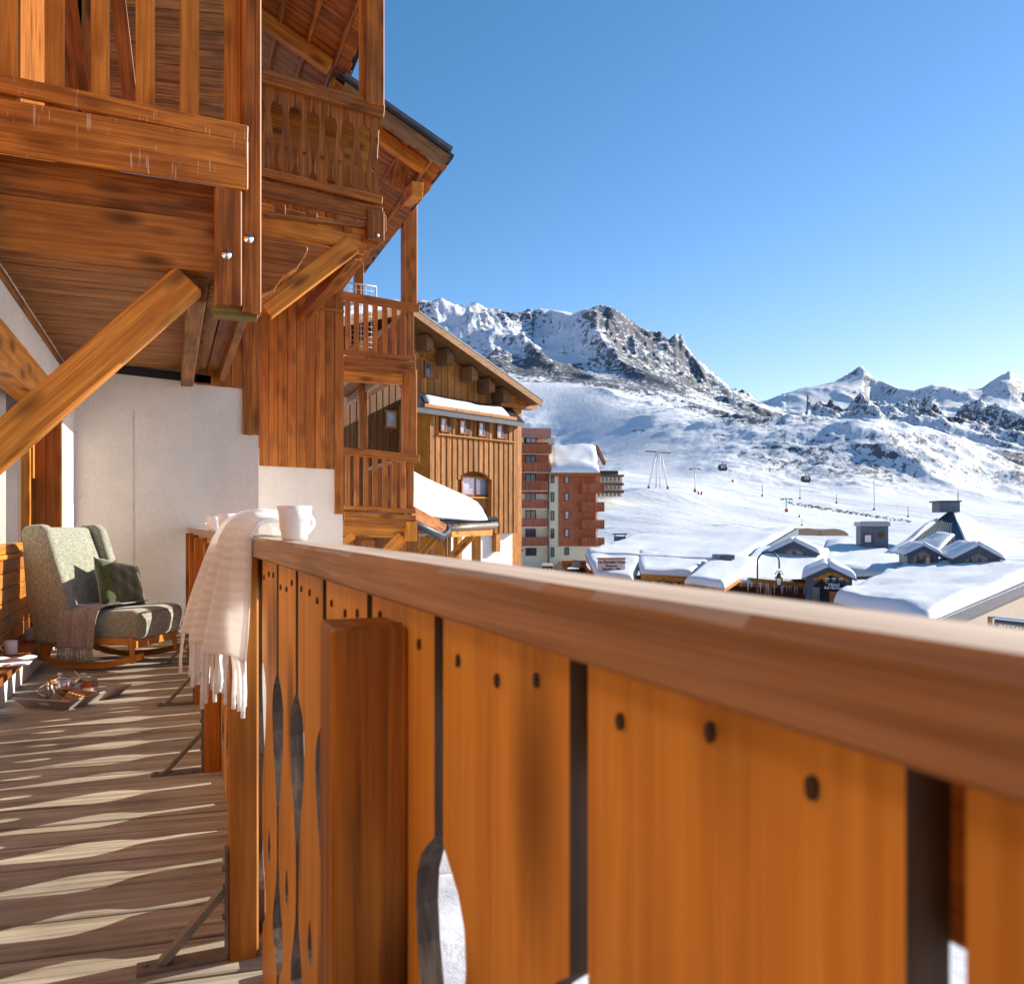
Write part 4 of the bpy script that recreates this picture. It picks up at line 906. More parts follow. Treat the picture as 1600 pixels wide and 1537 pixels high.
# far hotel behind it
fh = T('far_hotel', 'small distant brown hotel with rows of balconies beside the ski slope', 'building', PD(952, 776, 230))
B_ = Face(931, 225, 80)
B_.box('body', 931, 744, 972, 776, 0, 14, CREAM, fh)
for y in (741, 754, 766): B_.box('balcony', 929, y, 975, y + 4, -1.5, 0, wood('far_balcony_wood', (.14, .06, .03), (.22, .10, .05), 'x', .7, .2, 0), fh)
for y in (746, 759, 770):
    for k in range(6): B_.box('window', 934 + k * 6.3, y, 937 + k * 6.3, y + 5, -.1, 0, PANE, fh)
B_.box('roof', 936, 735, 966, 741, 0, 12, ZINCD, fh)
# small gabled entrance porch at the foot of the block
ep = T('entrance_porch', 'small gabled entrance porch with stone pillar at the foot of the apartment block', 'porch', PD(800, 905, 62))
E_ = Face(782, 58, 70)
E_.poly('gable', [(779, 858), (796, 842), (819, 860), (815, 862), (796, 848), (782, 861)], 0, 3, wood('porch_wood', (.22, .09, .035), (.38, .18, .08), 'x', .6, .5, 0), ep)
E_.box('pillar', 800, 860, 808, 905, .2, .9, STONE, ep); E_.box('back_wall', 782, 858, 803, 905, 2.6, 3, CREAM, ep)
E_.box('doorway', 786, 862, 794, 905, 2.5, 2.6, DARK, ep)
q = [E_.w(E_.l(779, 857, -.3)[0], -.3, E_.l(779, 857, -.3)[1]), E_.w(E_.l(797, 841, -.3)[0], -.3, E_.l(797, 841, -.3)[1]), E_.w(E_.l(797, 841, -.3)[0], 3, E_.l(797, 841, -.3)[1]), E_.w(E_.l(779, 857, -.3)[0], 3, E_.l(779, 857, -.3)[1])]
snow_slab('roof_snow', q, .3, ep, 10, 10, .3, .06)
fb = T('flower_ball', 'hanging purple flower ball by the entrance porch', 'flowers', PD(789, 884, 50))
bm = bmesh.new()
for k in range(160):
    v = Vector((random.gauss(0, 1), random.gauss(0, 1), random.gauss(0, 1))).normalized() * random.uniform(.26, .33); a = v.orthogonal().normalized() * .06; b_ = v.cross(a).normalized() * .06
    bm.faces.new([bm.verts.new(v + a), bm.verts.new(v + b_), bm.verts.new(v - a), bm.verts.new(v - b_)])
bmobj('blossoms', bm, plain('purple_petals', (.32, .09, .34), .8), fb, Matrix.Translation(PD(789, 880, 50)))['kind'] = 'stuff'
tube('hanger', [PD(789, 873, 50), PD(789, 862, 50)], .02, BLACKM, fb, n=5)
ib = T('notice_case', 'dark wooden notice case capped with snow by the car park', 'notice board', PD(855, 908, 55))
N_ = Face(848, 55, 85)
N_.box('case', 848, 884, 863, 915, 0, .5, wood('case_wood', (.05, .025, .015), (.10, .05, .03), 'z', .6), ib); N_.box('snow_cap', 847.5, 880.5, 863.5, 884.5, -.08, .6, SNOW, ib, .05)
for x, y in ((851, 888), (857, 888), (854, 894)): N_.box('notice', x, y, x + 4, y + 5, -.02, 0, plain('paper', (.6, .58, .5), .8), ib)

# ---------------------------------------------------------------- snow-roofed restaurant with the painted sign
rv = T('sign_restaurant', 'low restaurant under thick snow with a pale painted name board on its roof', 'building', PD(1030, 930, 60))
def roofquad(name, root, c, th_wood=.22, mat=None):
    q = [Vector(v) for v in c]
    return mk(name, [v - V(0, 0, .03) for v in q] + [v - V(0, 0, th_wood) for v in q], [(0, 1, 2, 3), (7, 6, 5, 4), (0, 4, 5, 1), (1, 5, 6, 2), (2, 6, 7, 3), (3, 7, 4, 0)], mat or HONEY('x'), root)
def snowroof(root, c, th=.5, nx=28, ny=18, lip=.7, amp=.15, mat=None, back=True):
    roofquad('roof', root, c, .25, mat); return snow_slab('roof_snow', c, th, root, nx, ny, lip, amp, back=back)
snowroof(rv, [PD(918, 869, 64), PD(1152, 884, 62), PD(1242, 829, 90), PD(1000, 837, 90)], .5, 36, 20, .45)
snowroof(rv, [PD(930, 899, 56), PD(989, 907, 55), PD(1006, 868, 66), PD(914, 863, 66)], .36, 24, 16, .3, back=False)
snowroof(rv, [PD(1001, 896, 56), PD(1083, 901, 55), PD(1118, 872, 66), PD(994, 869, 66)], .38, 24, 16, .3, back=False)
snowroof(rv, [PD(1069, 911, 50), PD(1132, 919, 49), PD(1196, 877, 62), PD(1113, 872, 62)], .38, 24, 16, .3, back=False)
snowroof(rv, [PD(1137, 909, 53), PD(1264, 914, 56), PD(1296, 862, 70), PD(1184, 858, 70)], .36, 24, 16, .3, back=False)
beam('verge', PD(1150, 886, 61.5), PD(1244, 830, 90), .5, .6, ZINC, rv)
for (x0, y0, x1, y1, d) in ((930, 905, 990, 911, 55), (1003, 902, 1086, 907, 55), (1070, 918, 1134, 924, 49.5), (1150, 903, 1262, 915, 54)):
    beam('eave_beam', PD(x0, y0, d), PD(x1, y1, d), .25, .26, HONEY(), rv)
for x, y0, d in ((945, 907, 55.2), (983, 910, 55.2), (1022, 903, 55.2), (1067, 906, 55.2), (1078, 921, 49.7), (1127, 924, 49.7)):
    beam('post', PD(x, 985, d), PD(x, y0, d), .24, .24, HONEY(), rv, up=(1, 0, 0))
for x0, y0, x1, y1 in ((1024, 922, 1038, 905), (1065, 922, 1050, 906)):
    beam('brace', PD(x0, y0, 55.1), PD(x1, y1, 55.1), .2, .22, HONEY(), rv)
R_ = Face(930, 58, 88)
R_.box('stone_wall', 930, 900, 1120, 990, 2, 3, STONE, rv)
R_.box('door', 1045, 912, 1058, 990, 1.9, 2, DARK, rv); R_.box('opening', 944, 910, 966, 990, 1.9, 2, DARK, rv); R_.box('opening', 985, 908, 1002, 990, 1.9, 2.01, DARK, rv)
R_.box('red_brown_wall', 1135, 905, 1262, 990, -3.0, -2.6, wood('oxblood_boards', (.10, .03, .02), (.17, .055, .035), 'x', .6, .5, 0), rv)
R_.box('dark_bay', 1082, 922, 1125, 990, -6, -5.5, DARK, rv); R_.box('door', 1194, 915, 1206, 990, -3.1, -3.0, HONEY('z'), rv)
o = R_.box('skylight', 1125, 867, 1148, 874, 0, 2, ZINC, rv)
sg_ = T('name_board', 'pale pink name board lettered in dark script above the snowy eave', 'sign', PD(956, 885, 57))
S_ = Face(934.5, 56.5, 84)
S_.box('board', 934.5, 873, 976.5, 892.5, 0, .12, plain('pale_pink_paint', (.62, .50, .46), .7), sg_); S_.box('board_cap', 933, 871.5, 978, 873.2, -.08, .2, DARKW('x'), sg_)
INK = plain('dark_lettering', (.06, .02, .025), .6)
def stext(F_, s, x, y, size, root, mat=INK, sh=0, b=-.02, bold=.006):
    a_, z_ = F_.l(x, y, b); M = F_.M @ Matrix.Translation((a_, b, z_)) @ Matrix.Rotation(math.pi / 2, 4, 'X')
    return text('lettering', s, size, mat, root, M, sh, bold=bold)
stext(S_, 'Le Rendez-Vous', 955.5, 878, .30, sg_, sh=.35); stext(S_, 'Brasserie', 955.5, 883.8, .22, sg_); stext(S_, 'Pizzeria  -  Bar', 955.5, 888.6, .22, sg_)
st = T('timber_stall', 'small orange timber stall with a round-topped sign left of the snow-roofed restaurant', 'stall', PD(900, 930, 66))
Q_ = Face(878, 64, 86)
Q_.box('body', 880, 893, 930, 960, 0, 4, wood('stall_wood', (.30, .12, .03), (.50, .23, .07), 'x', .6, .5), st); Q_.box('header', 878, 876, 916, 886, -.6, -.4, wood('stall_wood', (.30, .12, .03), (.50, .23, .07), 'x', .6, .5), st)
Q_.poly('roof_edge', [(872, 893), (886, 880), (912, 878), (934, 908), (930, 910), (911, 883), (888, 884), (876, 896)], -.6, 4.5, HONEY('x'), st)
Q_.box('doorway', 903, 893, 912, 960, -.1, 0, DARK, st); Q_.box('notice', 895, 893, 901, 902, -.06, 0, plain('paper', (.6, .58, .5), .8), st)
lathe('round_sign', [(0, .03), (.30, .03), (.32, 0), (.32, -.03)], plain('sign_grey', (.32, .28, .25), .7), st, Matrix.Translation(Q_.w(Q_.l(901, 882, -.7)[0], -.7, Q_.l(901, 882, -.7)[1])) @ Q_.M.to_3x3().to_4x4() @ Matrix.Rotation(math.pi / 2, 4, 'X') @ Matrix.Diagonal((1.25, .8, 1, 1)), 20)
q = [PD(864, 903, 60), PD(876, 903, 60), PD(888, 884, 66), PD(880, 884, 68)]; snow_slab('roof_snow', q, .25, st, 8, 8, .3, .05)
# ---------------------------------------------------------------- hotel: big snow roofs, zinc dormers, pyramid
ho = T('zinc_hotel', 'long hotel under deep snow with zinc-clad walls, tan gable and pyramid roof', 'building', PD(1450, 960, 48))
snowroof(ho, [PD(1302, 941, 43), PD(1450, 975, 36), PD(1660, 884, 52), PD(1420, 884, 62)], .6, 40, 26, .5, .2, ZINC)
snowroof(ho, [PD(1270, 902, 60), PD(1430, 898, 60), PD(1600, 858, 84), PD(1290, 846, 84)], .6, 34, 18, .9, .2, ZINC)
beam('gable_fascia', PD(1449, 983, 36), PD(1668, 889, 52), .3, .55, ZINCD, ho)
mk('gable_wall', [PD(1460, 986, 36.6), PD(1668, 897, 52.4), PD(1668, 1075, 52.4), PD(1460, 1090, 36.6)], [(3, 2, 1, 0)], TAN, ho)
H_ = Face(1304, 43.5, 75)
H_.box('eave_wall', 1304, 948, 1338, 1000, .2, 1, ZINC, ho)
mk('side_wall', [PD(1310, 948, 43.6), PD(1449, 984, 36.8), PD(1449, 1090, 36.8), PD(1310, 1040, 43.6)], [(3, 2, 1, 0)], ZINC, ho)
def dormer(root, x0, x1, yr, ye, yb, d, L, snow_t=.4, win=True, entr=False, rot=20):
    c = CR * math.cos(math.radians(rot)) - CF * math.sin(math.radians(rot)); ang = math.degrees(math.atan2(c.dot(CR), c.dot(CF)))
    D_ = Face(x0, d, ang)
    xm = (x0 + x1) / 2
    front = D_.poly('dormer_front', [(x0, yb), (x1, yb), (x1, ye), (xm, yr), (x0, ye)], 0, L, ZINC, root)
    a0, zb_ = D_.l(x0, yb); a1_, _ = D_.l(x1, yb); ze = D_.l(x0, ye)[1]; ze2 = D_.l(x1, ye)[1]; am, zr = D_.l(xm, yr); ze = (ze + ze2) / 2
    n = 12
    joined('standing_seams', [((a0 + (a1_ - a0) * k / n - .015, -.04, zb_), (a0 + (a1_ - a0) * k / n + .015, 0, ze + (zr - ze) * (1 - abs(2 * k / n - 1)) - .05)) for k in range(n + 1)], ZINC, front, D_.M, 'stuff')
    if win:
        w0, w1 = a0 + (a1_ - a0) * .18, a1_ - (a1_ - a0) * .18; wz = zb_ + (ze - zb_) * .1
        zt_ = ze + (zr - ze) * .35; mid = (w0 + w1) / 2
        prism('window_glass', [(w0, wz), (w1, wz), (w1, ze - (ze - zb_) * .25), (mid, zt_), (w0, ze - (ze - zb_) * .25)], .05, PANE if not entr else DARK, front, D_.M @ Matrix.Translation((0, -.07, 0)))
        if not entr:
            for k in range(3):
                x = w0 + (w1 - w0) * (k + .5) / 3 + .1; box('mullion', (x - .07, -.1, wz), (x + .07, -.075, zt_ - .35), wood('red_mullion', (.16, .05, .025), (.24, .08, .04), 'z', .6), front, D_.M)
            box('curtain_panel', (mid + .15, -.085, wz + .05), (mid + (w1 - mid) * .7, -.072, ze - (ze - zb_) * .3), plain('pale_blind', (.6, .55, .45), .8), front, D_.M)
    for s in (0, 1):
        e = (a0 - .25, ze - .1) if s == 0 else (a1_ + .25, ze - .1)
        c4 = [D_.w(e[0], -.35, e[1]), D_.w(am, -.35, zr + .08), D_.w(am, L, zr + .08), D_.w(e[0], L, e[1])]
        roofquad('dormer_roof', root, c4, .12, ZINC); snow_slab('dormer_snow', c4 if s == 0 else [c4[1], c4[0], c4[3], c4[2]], snow_t * .8, root, 14, 14, .3, .06)
    return D_
dormer(ho, 1418, 1466, 853, 864, 888, 58, 6); dormer(ho, 1494, 1562, 853, 870, 894, 54, 7); dormer(ho, 1204, 1276, 846, 862, 880, 66, 6)
D_ = dormer(ho, 1259, 1331, 886, 901, 955, 50, 6, .45, True, True)
for (x0, y0, x1, y1) in ((1272, 906, 1299, 895), (1327, 908, 1301, 895), (1286, 902, 1294, 911), (1316, 903, 1309, 911)):
    p, q = D_.l(x0, y0, -.12), D_.l(x1, y1, -.12); beam('entrance_truss', D_.w(p[0], -.12, p[1]), D_.w(q[0], -.12, q[1]), .12, .2, HONEY(), ho)
D_.box('stone_pier', 1270, 917, 1281, 960, -.13, -.08, STONE, ho); D_.box('entrance_door', 1296, 924, 1320, 960, -.14, -.08, wood('door_orange', (.30, .11, .03), (.46, .19, .06), 'x', .6), ho)
hs = T('hotel_sign', 'white hotel lettering with three stars in the zinc gable entrance', 'sign', PD(1303, 915, 49.8))
D_.box('sign_plate', 1293, 902, 1314, 922, -.3, -.22, plain('sign_black', (.015, .017, .02), .5), hs)
WHT = plain('white_lettering', (.85, .86, .88), .5)
stext(D_, '* * *', 1303, 908.5, .55, hs, WHT, 0, -.32, .02); stext(D_, 'Hôtel', 1303, 913.5, .27, hs, WHT, 0, -.32); stext(D_, 'Bel Horizon', 1303, 918.3, .22, hs, WHT, 0, -.32)
X_ = Face(1345, 75, 105)
X_.box('tower', 1345, 822, 1388, 862, 0, 3, ZINC, ho); X_.box('tower_roof', 1344, 815, 1391, 822, -.3, 3.6, plain('tower_roof_metal', (.3, .32, .35), .4, .5), ho); X_.box('tower_snow', 1352, 814.2, 1388, 816.5, .3, 3.2, SNOW, ho, .05)
f = X_.box('tower_window', 1350, 833, 1364, 849, -.1, 0, wood('red_mullion', (.16, .05, .025), (.24, .08, .04), 'z', .6), ho); X_.box('blind', 1351.5, 836, 1361, 847, -.13, -.1, plain('white_blind', (.8, .8, .8), .7), f); X_.box('tower_window', 1372, 832, 1381, 839, -.1, 0, wood('red_mullion', (.16, .05, .025), (.24, .08, .04), 'z', .6), ho)
apx = PD(1487, 797, 80); bs = [PD(1385, 868, 72), PD(1520, 878, 66), PD(1612, 862, 84), PD(1480, 850, 96)]
mk('pyramid_roof', [apx] + bs, [(0, 1, 2), (0, 2, 3), (0, 3, 4), (0, 4, 1)], ZINC, ho)
for k in range(14):
    t = (k + .5) / 14; b_ = bs[0] * (1 - t) + bs[1] * t; s_ = apx * (1 - .03) + b_ * .03
    n_ = (bs[1] - bs[0]).cross(apx - bs[0]).normalized(); n_ = n_ if n_.z > 0 else -n_
    e_ = apx + (b_ - apx) * 1.0; beam('roof_seam', s_ + n_ * .04, e_ + n_ * .04, .05, .07, ZINC, ho, up=tuple(n_))
def onp(u, v, t=.06): n_ = (bs[1] - bs[0]).cross(apx - bs[0]).normalized(); n_ = n_ if n_.z > 0 else -n_; return apx + ((bs[0] * (1 - u) + bs[1] * u) - apx) * v + n_ * t
snow_slab('roof_snow', [onp(.0, 1.0), onp(.55, 1.0), onp(.85, .55), onp(.5, .55)], .25, ho, 20, 12, .5, .2)
snow_slab('roof_snow', [onp(-.03, 1.02), onp(.10, 1.02), onp(.14, .25), onp(-.03, .25)], .25, ho, 8, 20, .3, .15)
snow_slab('roof_snow', [bs[1] + V(0, 0, .06), bs[2] + V(0, 0, .06), apx * .9 + bs[2] * .1 + V(0, 0, .06), apx * .9 + bs[1] * .1 + V(0, 0, .06)], .2, ho, 14, 14, .4, .2)
C_ = Face(1468, 79, 100); C_.box('roof_cap', 1468, 783.5, 1500, 800, 0, 2.2, ZINC, ho); C_.box('cap_lid', 1466, 782, 1503, 784, -.2, 2.5, ZINCD, ho)
tube('mast', [C_.w(2, 1, C_.l(1490, 783)[1]), C_.w(2, 1, C_.l(1490, 766)[1])], .05, GALV, ho, n=5)
rs = T('restaurant_sign', 'slanted dark restaurant sign with pale capitals at the tan gable', 'sign', PD(1580, 990, 33))
V_ = Face(1549, 33, 103)
V_.poly('board', [(1556, 965), (1640, 975), (1640, 1015), (1549, 1000)], 0, .1, plain('sign_slate', (.03, .038, .05), .5), rs); V_.box('post', 1545, 963, 1551, 1060, .05, .2, wood('pale_post', (.34, .2, .09), (.5, .32, .16), 'z', .6), rs)
snow_slab('snow_cap', [V_.w(*(V_.l(1552, 964.5)[0], -.05, V_.l(1552, 964.5)[1])), V_.w(V_.l(1640, 974, 0)[0], -.05, V_.l(1640, 974)[1]), V_.w(V_.l(1640, 974)[0], .15, V_.l(1640, 974)[1]), V_.w(V_.l(1552, 964.5)[0], .15, V_.l(1552, 964.5)[1])], .06, rs, 16, 4, .08, .02)
a_, z_ = V_.l(1560.5, 979, -.02); tl_ = math.radians(-7)
for s, yy, sz in (('RESTAURANT', 978.5, .27), ('LE PA', 988, .33)):
    a_, z_ = V_.l(1560.5, yy, -.02); text('lettering', s, sz, WHT, rs, V_.M @ Matrix.Translation((a_, -.02, z_)) @ Matrix.Rotation(math.pi / 2, 4, 'X') @ Matrix.Rotation(tl_, 4, 'Z'), align='LEFT')
# chimney box behind the restaurant roof
cbx = T('roof_vent_house', 'small dark chimney house with flat cap behind the restaurant roof', 'chimney', PD(969, 850, 95))
K_ = Face(960, 93, 95); K_.box('housing', 960, 838, 978, 862, 0, 1.6, ZINC, cbx); K_.box('cap', 958, 833.5, 980, 835.5, -.2, 1.9, ZINCD, cbx)
for x in (961, 976): K_.box('leg', x, 835, x + 1.2, 839, .1, .25, ZINCD, cbx)
# ---------------------------------------------------------------- street lamp
sl = T('street_lamp', 'dark swan-neck street lamp with hanging glass lantern', 'street lamp', (PD(1183, 950, 45).x, PD(1183, 950, 45).y, GZ))
P_ = lambda x, y: PD(x, y, 45)
arc = [P_(1200.5 - 17 * math.cos(t * math.pi / 10), 877 - 15 * math.sin(t * math.pi / 10)) for t in range(11)]
b0 = P_(1183.5, 900); b0.z = GZ
tube('pole', [b0, P_(1183.5, 900)] + arc + [P_(1217.5, 888)], .045, plain('lamp_green', (.03, .045, .035), .5, .3), sl)
LC = P_(1217.5, 905); k_ = 45 / FPX
lathe('lantern_cap', [(0, 12 * k_), (.02, 12 * k_), (3 * k_, 8.5 * k_), (4 * k_, 5 * k_), (7 * k_, 3 * k_), (7.3 * k_, 2 * k_), (0, 2 * k_)], plain('lantern_brass', (.16, .11, .04), .5, .5), sl, Matrix.Translation(LC), 8)
lathe('lantern_glass', [(6.6 * k_, 2 * k_), (3.8 * k_, -9 * k_), (0, -9 * k_)], plain('milky_glass', (.75, .74, .68), .2), sl, Matrix.Translation(LC), 4)
for k in range(4):
    an = k * math.pi / 2; c, s = math.cos(an), math.sin(an)
    beam('lantern_bar', LC + V(c * 6.9 * k_, s * 6.9 * k_, 2 * k_), LC + V(c * 4 * k_, s * 4 * k_, -9.3 * k_), .03, .03, BLACKM, sl)
lathe('lantern_foot', [(4.2 * k_, -9 * k_), (2 * k_, -11 * k_), (0, -13.5 * k_)], BLACKM, sl, Matrix.Translation(LC), 8)
ring = [LC + CR * (6 * k_ * math.cos(t * .314)) + V(0, 0, 7 * k_ + 6.5 * k_ * math.sin(t * .314)) for t in range(11)]; tube('lantern_hoop', ring, .02, BLACKM, sl, n=5)
# ---------------------------------------------------------------- ski lifts and piste furniture
def land(x, d): p = PD(x, YH, d); p.z = LAND(x, d); return p
def dist_for(x, y, lo=100, hi=900):   # distance at which the land meets that line of sight
    best = None
    for d in np.arange(lo, hi, 2.0):
        if (LAND(x, d) - HC) / d >= (YH - y) / FPX: return d
    return hi
py = T('lift_pylon', 'large white four-legged lift pylon standing on the piste', 'pylon', land(1030, dist_for(1030, 764)))
d = dist_for(1030, 764); kk = d / FPX; top = PD(1029, 705, d)
for x, y, s in ((1013, 762, -1), (1025, 764, -.4), (1032, 764, .4), (1044, 765, 1)):
    p = PD(x, y, d + (8 if abs(s) < 1 else 0)); p.z = LAND(x, d) - .2; q = top + CR * s * 3.0 * kk
    tube('leg', [p + (q - p) * .06, q], 1.35 * kk, WHITEM, py, n=6); tube('leg_padding', [p, p + (q - p) * .075], 2.0 * kk, REDM, py, n=8)
beam('cross_tie', PD(1016, 745, d), PD(1040, 747, d), .7 * kk, .8 * kk, WHITEM, py)
beam('cross_head', PD(1009, 700, d), PD(1047, 704, d), 4 * kk, 5 * kk, WHITEM, py); beam('sheave_beam', PD(1008, 705, d), PD(1027, 706, d), 2 * kk, 2.0 * kk, GALV, py); beam('sheave_beam', PD(1031, 707, d), PD(1048, 708, d), 2 * kk, 2.0 * kk, GALV, py)
beam('platform', PD(1016, 693, d), PD(1042, 696, d), 3 * kk, 1.6 * kk, WHITEM, py)
for x in (1010, 1018, 1026, 1034, 1042): tube('rail_post', [PD(x, 702, d), PD(x, 693.5, d)], .35 * kk, WHITEM, py, n=4)
def mastpole(x, y0, y1, w, label, head=True, red=True, cat='pylon', mat=WHITEM):
    d = dist_for(x, y0); k = d / FPX; t = T('lift_mast' if head else 'marker_pole', label, cat, land(x, d)); p = land(x, d) - V(0, 0, .3); q = PD(x, y1, d)
    tube('shaft', [p, q], w * k, mat, t, n=6)
    if red: tube('padding', [p, p + (q - p).normalized() * (6 if head else 4) * k], (w + 1.1) * k, REDM, t, n=8)
    if head: beam('cross_arm', q - CR * 9 * k, q + CR * 9 * k, 1.2 * k, 1.2 * k, GALV, t); beam('sheaves', q - CR * 10 * k - V(0, 0, 1.5 * k), q - CR * 4 * k - V(0, 0, 1.5 * k), 1 * k, 1 * k, BLACKM, t); beam('sheaves', q + CR * 4 * k - V(0, 0, 1.5 * k), q + CR * 10 * k - V(0, 0, 1.5 * k), 1 * k, 1 * k, BLACKM, t)
mastpole(1086, 769, 732, 1.1, 'single white lift mast with red foot right of the big pylon')
mastpole(1229, 800, 779, 1.6, 'leaning short white lift mast above the restaurant roof', head=True)
mastpole(998, 684, 672, .6, 'tiny white lift mast high on the shaded slope', red=False); mastpole(1123, 699, 679, .6, 'thin white lift mast on the rocky ridge', red=False)
mastpole(1366, 797, 752, .9, 'slim white mast behind the zinc tower', head=False)
for x, y0, y1, lb in ((1191, 776, 757, 'left of the gondola over the stone bank'), (1250, 780, 764, 'under the right-hand gondola'), (1307, 787, 772, 'above the middle of the stone bank'), (1419, 808, 792, 'at the far right end of the stone bank'), (1253, 822, 811, 'lowest of them, just above the tent roofs'), (1249, 808, 803, 'shortest, right of the leaning mast'), (1145, 753, 748, 'below the left-hand gondola')):
    mastpole(x, y0, y1, .45, 'slim dark piste marker pole ' + lb, False, True, 'pole', BLACKM)
for o in [o for o in COL.objects if o.name.startswith('marker_pole') and 'slim dark' in o.get('label', '')]: o['group'] = 'piste marker poles on the slope'
vb = T('red_barrier', 'red padded V-shaped barrier beside the lift mast', 'barrier', land(1094, dist_for(1094, 773)))
d = dist_for(1094, 773); beam('pad', PD(1092, 774, d), PD(1090.5, 768, d), 2.2 * d / FPX, 2.2 * d / FPX, REDM, vb); beam('pad', PD(1095, 774, d), PD(1096.5, 768, d), 2.2 * d / FPX, 2.2 * d / FPX, REDM, vb)
def gondola(x, y, d, label):
    t = T('gondola_cabin', label, 'gondola', PD(x, y, d), 'gondola cabins above the slope'); k = d / FPX; M = Matrix.Translation(PD(x, y, d)) @ Matrix.Rotation(-TH, 4, 'Z')
    prof = [(-6, -5), (-7.5, -1), (-5.5, 4.2), (5.5, 4.2), (7.5, -1), (6, -5)]
    prism('cabin', [(a * k, b * k) for a, b in prof], 8 * k, plain('cabin_grey', (.035, .04, .05), .3, .3), t, M @ Matrix.Translation((0, -4 * k, 0)), bev=.8 * k)
    for s in (-3.4, .4): box('window', (s * k, -4.2 * k, -1.5 * k), ((s + 3) * k, -4.05 * k, 3 * k), PANEL_, t, M)
    beam('hanger', M @ V(0, 0, 4 * k), M @ V(0, 0, 9 * k), .7 * k, .7 * k, BLACKM, t, up=(1, 0, 0))
    beam('ski_rack', M @ V(-5 * k, -4.6 * k, -5.5 * k), M @ V(5 * k, -4.6 * k, -5.5 * k), .8 * k, .8 * k, BLACKM, t)
gondola(1129, 730, 190, 'dark gondola cabin hanging left, nearer the big pylon'); gondola(1259, 748, 190, 'dark gondola cabin hanging above the stone bank')
cab = T('lift_cable', 'thin lift cable strung across the slope between the gondolas', 'cable', PD(1129, 721, 190))
tube('cable', [PD(1030, 702, 200), PD(1129, 721, 190), PD(1259, 739, 190), PD(1640, 770, 190)], .035, GALV, cab, n=4)
# stone bank along the lower piste
vsb, fsb = [], []
for k in range(260):
    t = random.random(); x = 1232 + 190 * t; y = 786 + 29 * t + random.uniform(-2, 2.5); d = dist_for(x, y, 100, 400); r = random.uniform(.5, 1.3) * d / FPX * 1.5
    c = PD(x, y, d - .3); n = len(vsb)
    for sx, sy, sz in ((-1, -1, -1), (1, -1, -1), (1, 1, -1), (-1, 1, -1), (-1, -1, 1), (1, -1, 1), (1, 1, 1), (-1, 1, 1)): vsb.append(c + Vector((sx * random.uniform(.5, 1), sy * random.uniform(.5, 1), sz * random.uniform(.35, .8))) * r)
    fsb += [tuple(i + n for i in f) for f in BF]
o = mk('stone_bank', vsb, fsb, ROCKM); o['kind'] = 'stuff'; tag(o, 'line of dark stones banked along the lower piste', 'stones')
for x0, x1, y, lb in ((1240, 1282, 836, 'left tan rounded tent roof behind the dormer'), (1278, 1326, 837, 'right tan rounded tent roof behind the dormer')):
    d = 100; k = d / FPX; w = (x1 - x0) / 2 * k; c = PD((x0 + x1) / 2, y, d)
    t = tag(prism('tent_roof', [(-w * math.cos(a * math.pi / 12), 11 * k * math.sin(a * math.pi / 12)) for a in range(13)], 6, plain('tan_canvas', (.42, .30, .18), .8), None, Matrix.Translation(c) @ Matrix.Rotation(-TH, 4, 'Z')), lb, 'tent')
# rocks lying on the hill, each block small
# ---------------------------------------------------------------- parked cars under snow, lower roof below the railing
def car(x, y, d, yaw, label, col):
    t = T('parked_car', label, 'car', (0, 0, 0), 'snow-covered cars by the entrance'); p = PD(x, y, d); p.z = GZ
    WM[t.name] = Matrix.Translation(p); t.matrix_basis = WM[t.name]; M = Matrix.Translation(p) @ Matrix.Rotation(yaw, 4, 'Z')
    prism('body', [(-2.1, .35), (2.05, .35), (2.15, .75), (1.1, .98), (-1.9, 1.0), (-2.15, .8)], 1.7, plain(col[0], col[1], .3), t, M @ Matrix.Translation((0, -.85, 0)), bev=.06)
    prism('cabin', [(-1.85, .98), (1.0, .98), (.35, 1.45), (-1.5, 1.45)], 1.5, PANE, t, M @ Matrix.Translation((0, -.75, 0)), bev=.05)
    c4 = [M @ V(-1.6, -.72, 1.46), M @ V(.45, -.72, 1.46), M @ V(.45, .72, 1.46), M @ V(-1.6, .72, 1.46)]; snow_slab('roof_snow', c4, .16, t, 10, 8, .25, .03)
    c4 = [M @ V(1.05, -.75, .99), M @ V(2.05, -.75, .82), M @ V(2.05, .75, .82), M @ V(1.05, .75, .99)]; snow_slab('bonnet_snow', c4, .1, t, 8, 8, .2, .02)
    for sx in (-1.35, 1.35):
        for sy in (-.82, .82):
            w = lathe('wheel', [(0, .09), (.2, .1), (.32, .08), (.33, 0), (.32, -.08), (.2, -.1), (0, -.1)], plain('tyre', (.02, .02, .02), .8), t, M @ Matrix.Translation((sx, sy, .33)) @ Matrix.Rotation(math.pi / 2, 4, 'X'), 16)
car(850, 895, 80, -.5, 'white car under snow left of the notice case', ('car_white', (.7, .7, .7))); car(826, 895, 84, -.4, 'silver car under snow nearer the entrance porch', ('car_silver', (.35, .37, .4)))
lr = T('lower_roof', 'snow-covered lower roof with a dark gutter seen through the railing gap', 'roof', PD(690, 1400, 9))
snow_slab('roof_snow', [PD(560, 1800, 5.2), PD(1200, 1800, 5.2), PD(1000, 1385, 9.4), PD(560, 1385, 9.4)], .25, lr, 40, 30, .4, .25)
beam('gutter', PD(560, 1398, 9.5), PD(1000, 1385, 9.5), .14, .16, ZINCD, lr); beam('fascia', PD(560, 1412, 9.45), PD(1000, 1400, 9.45), .05, .2, BLACKM, lr)
snow_slab('upper_snow', [PD(560, 1392, 9.7), PD(1000, 1380, 9.7), PD(1000, 1180, 15), PD(560, 1190, 15)], .3, lr, 30, 20, .4, .25)

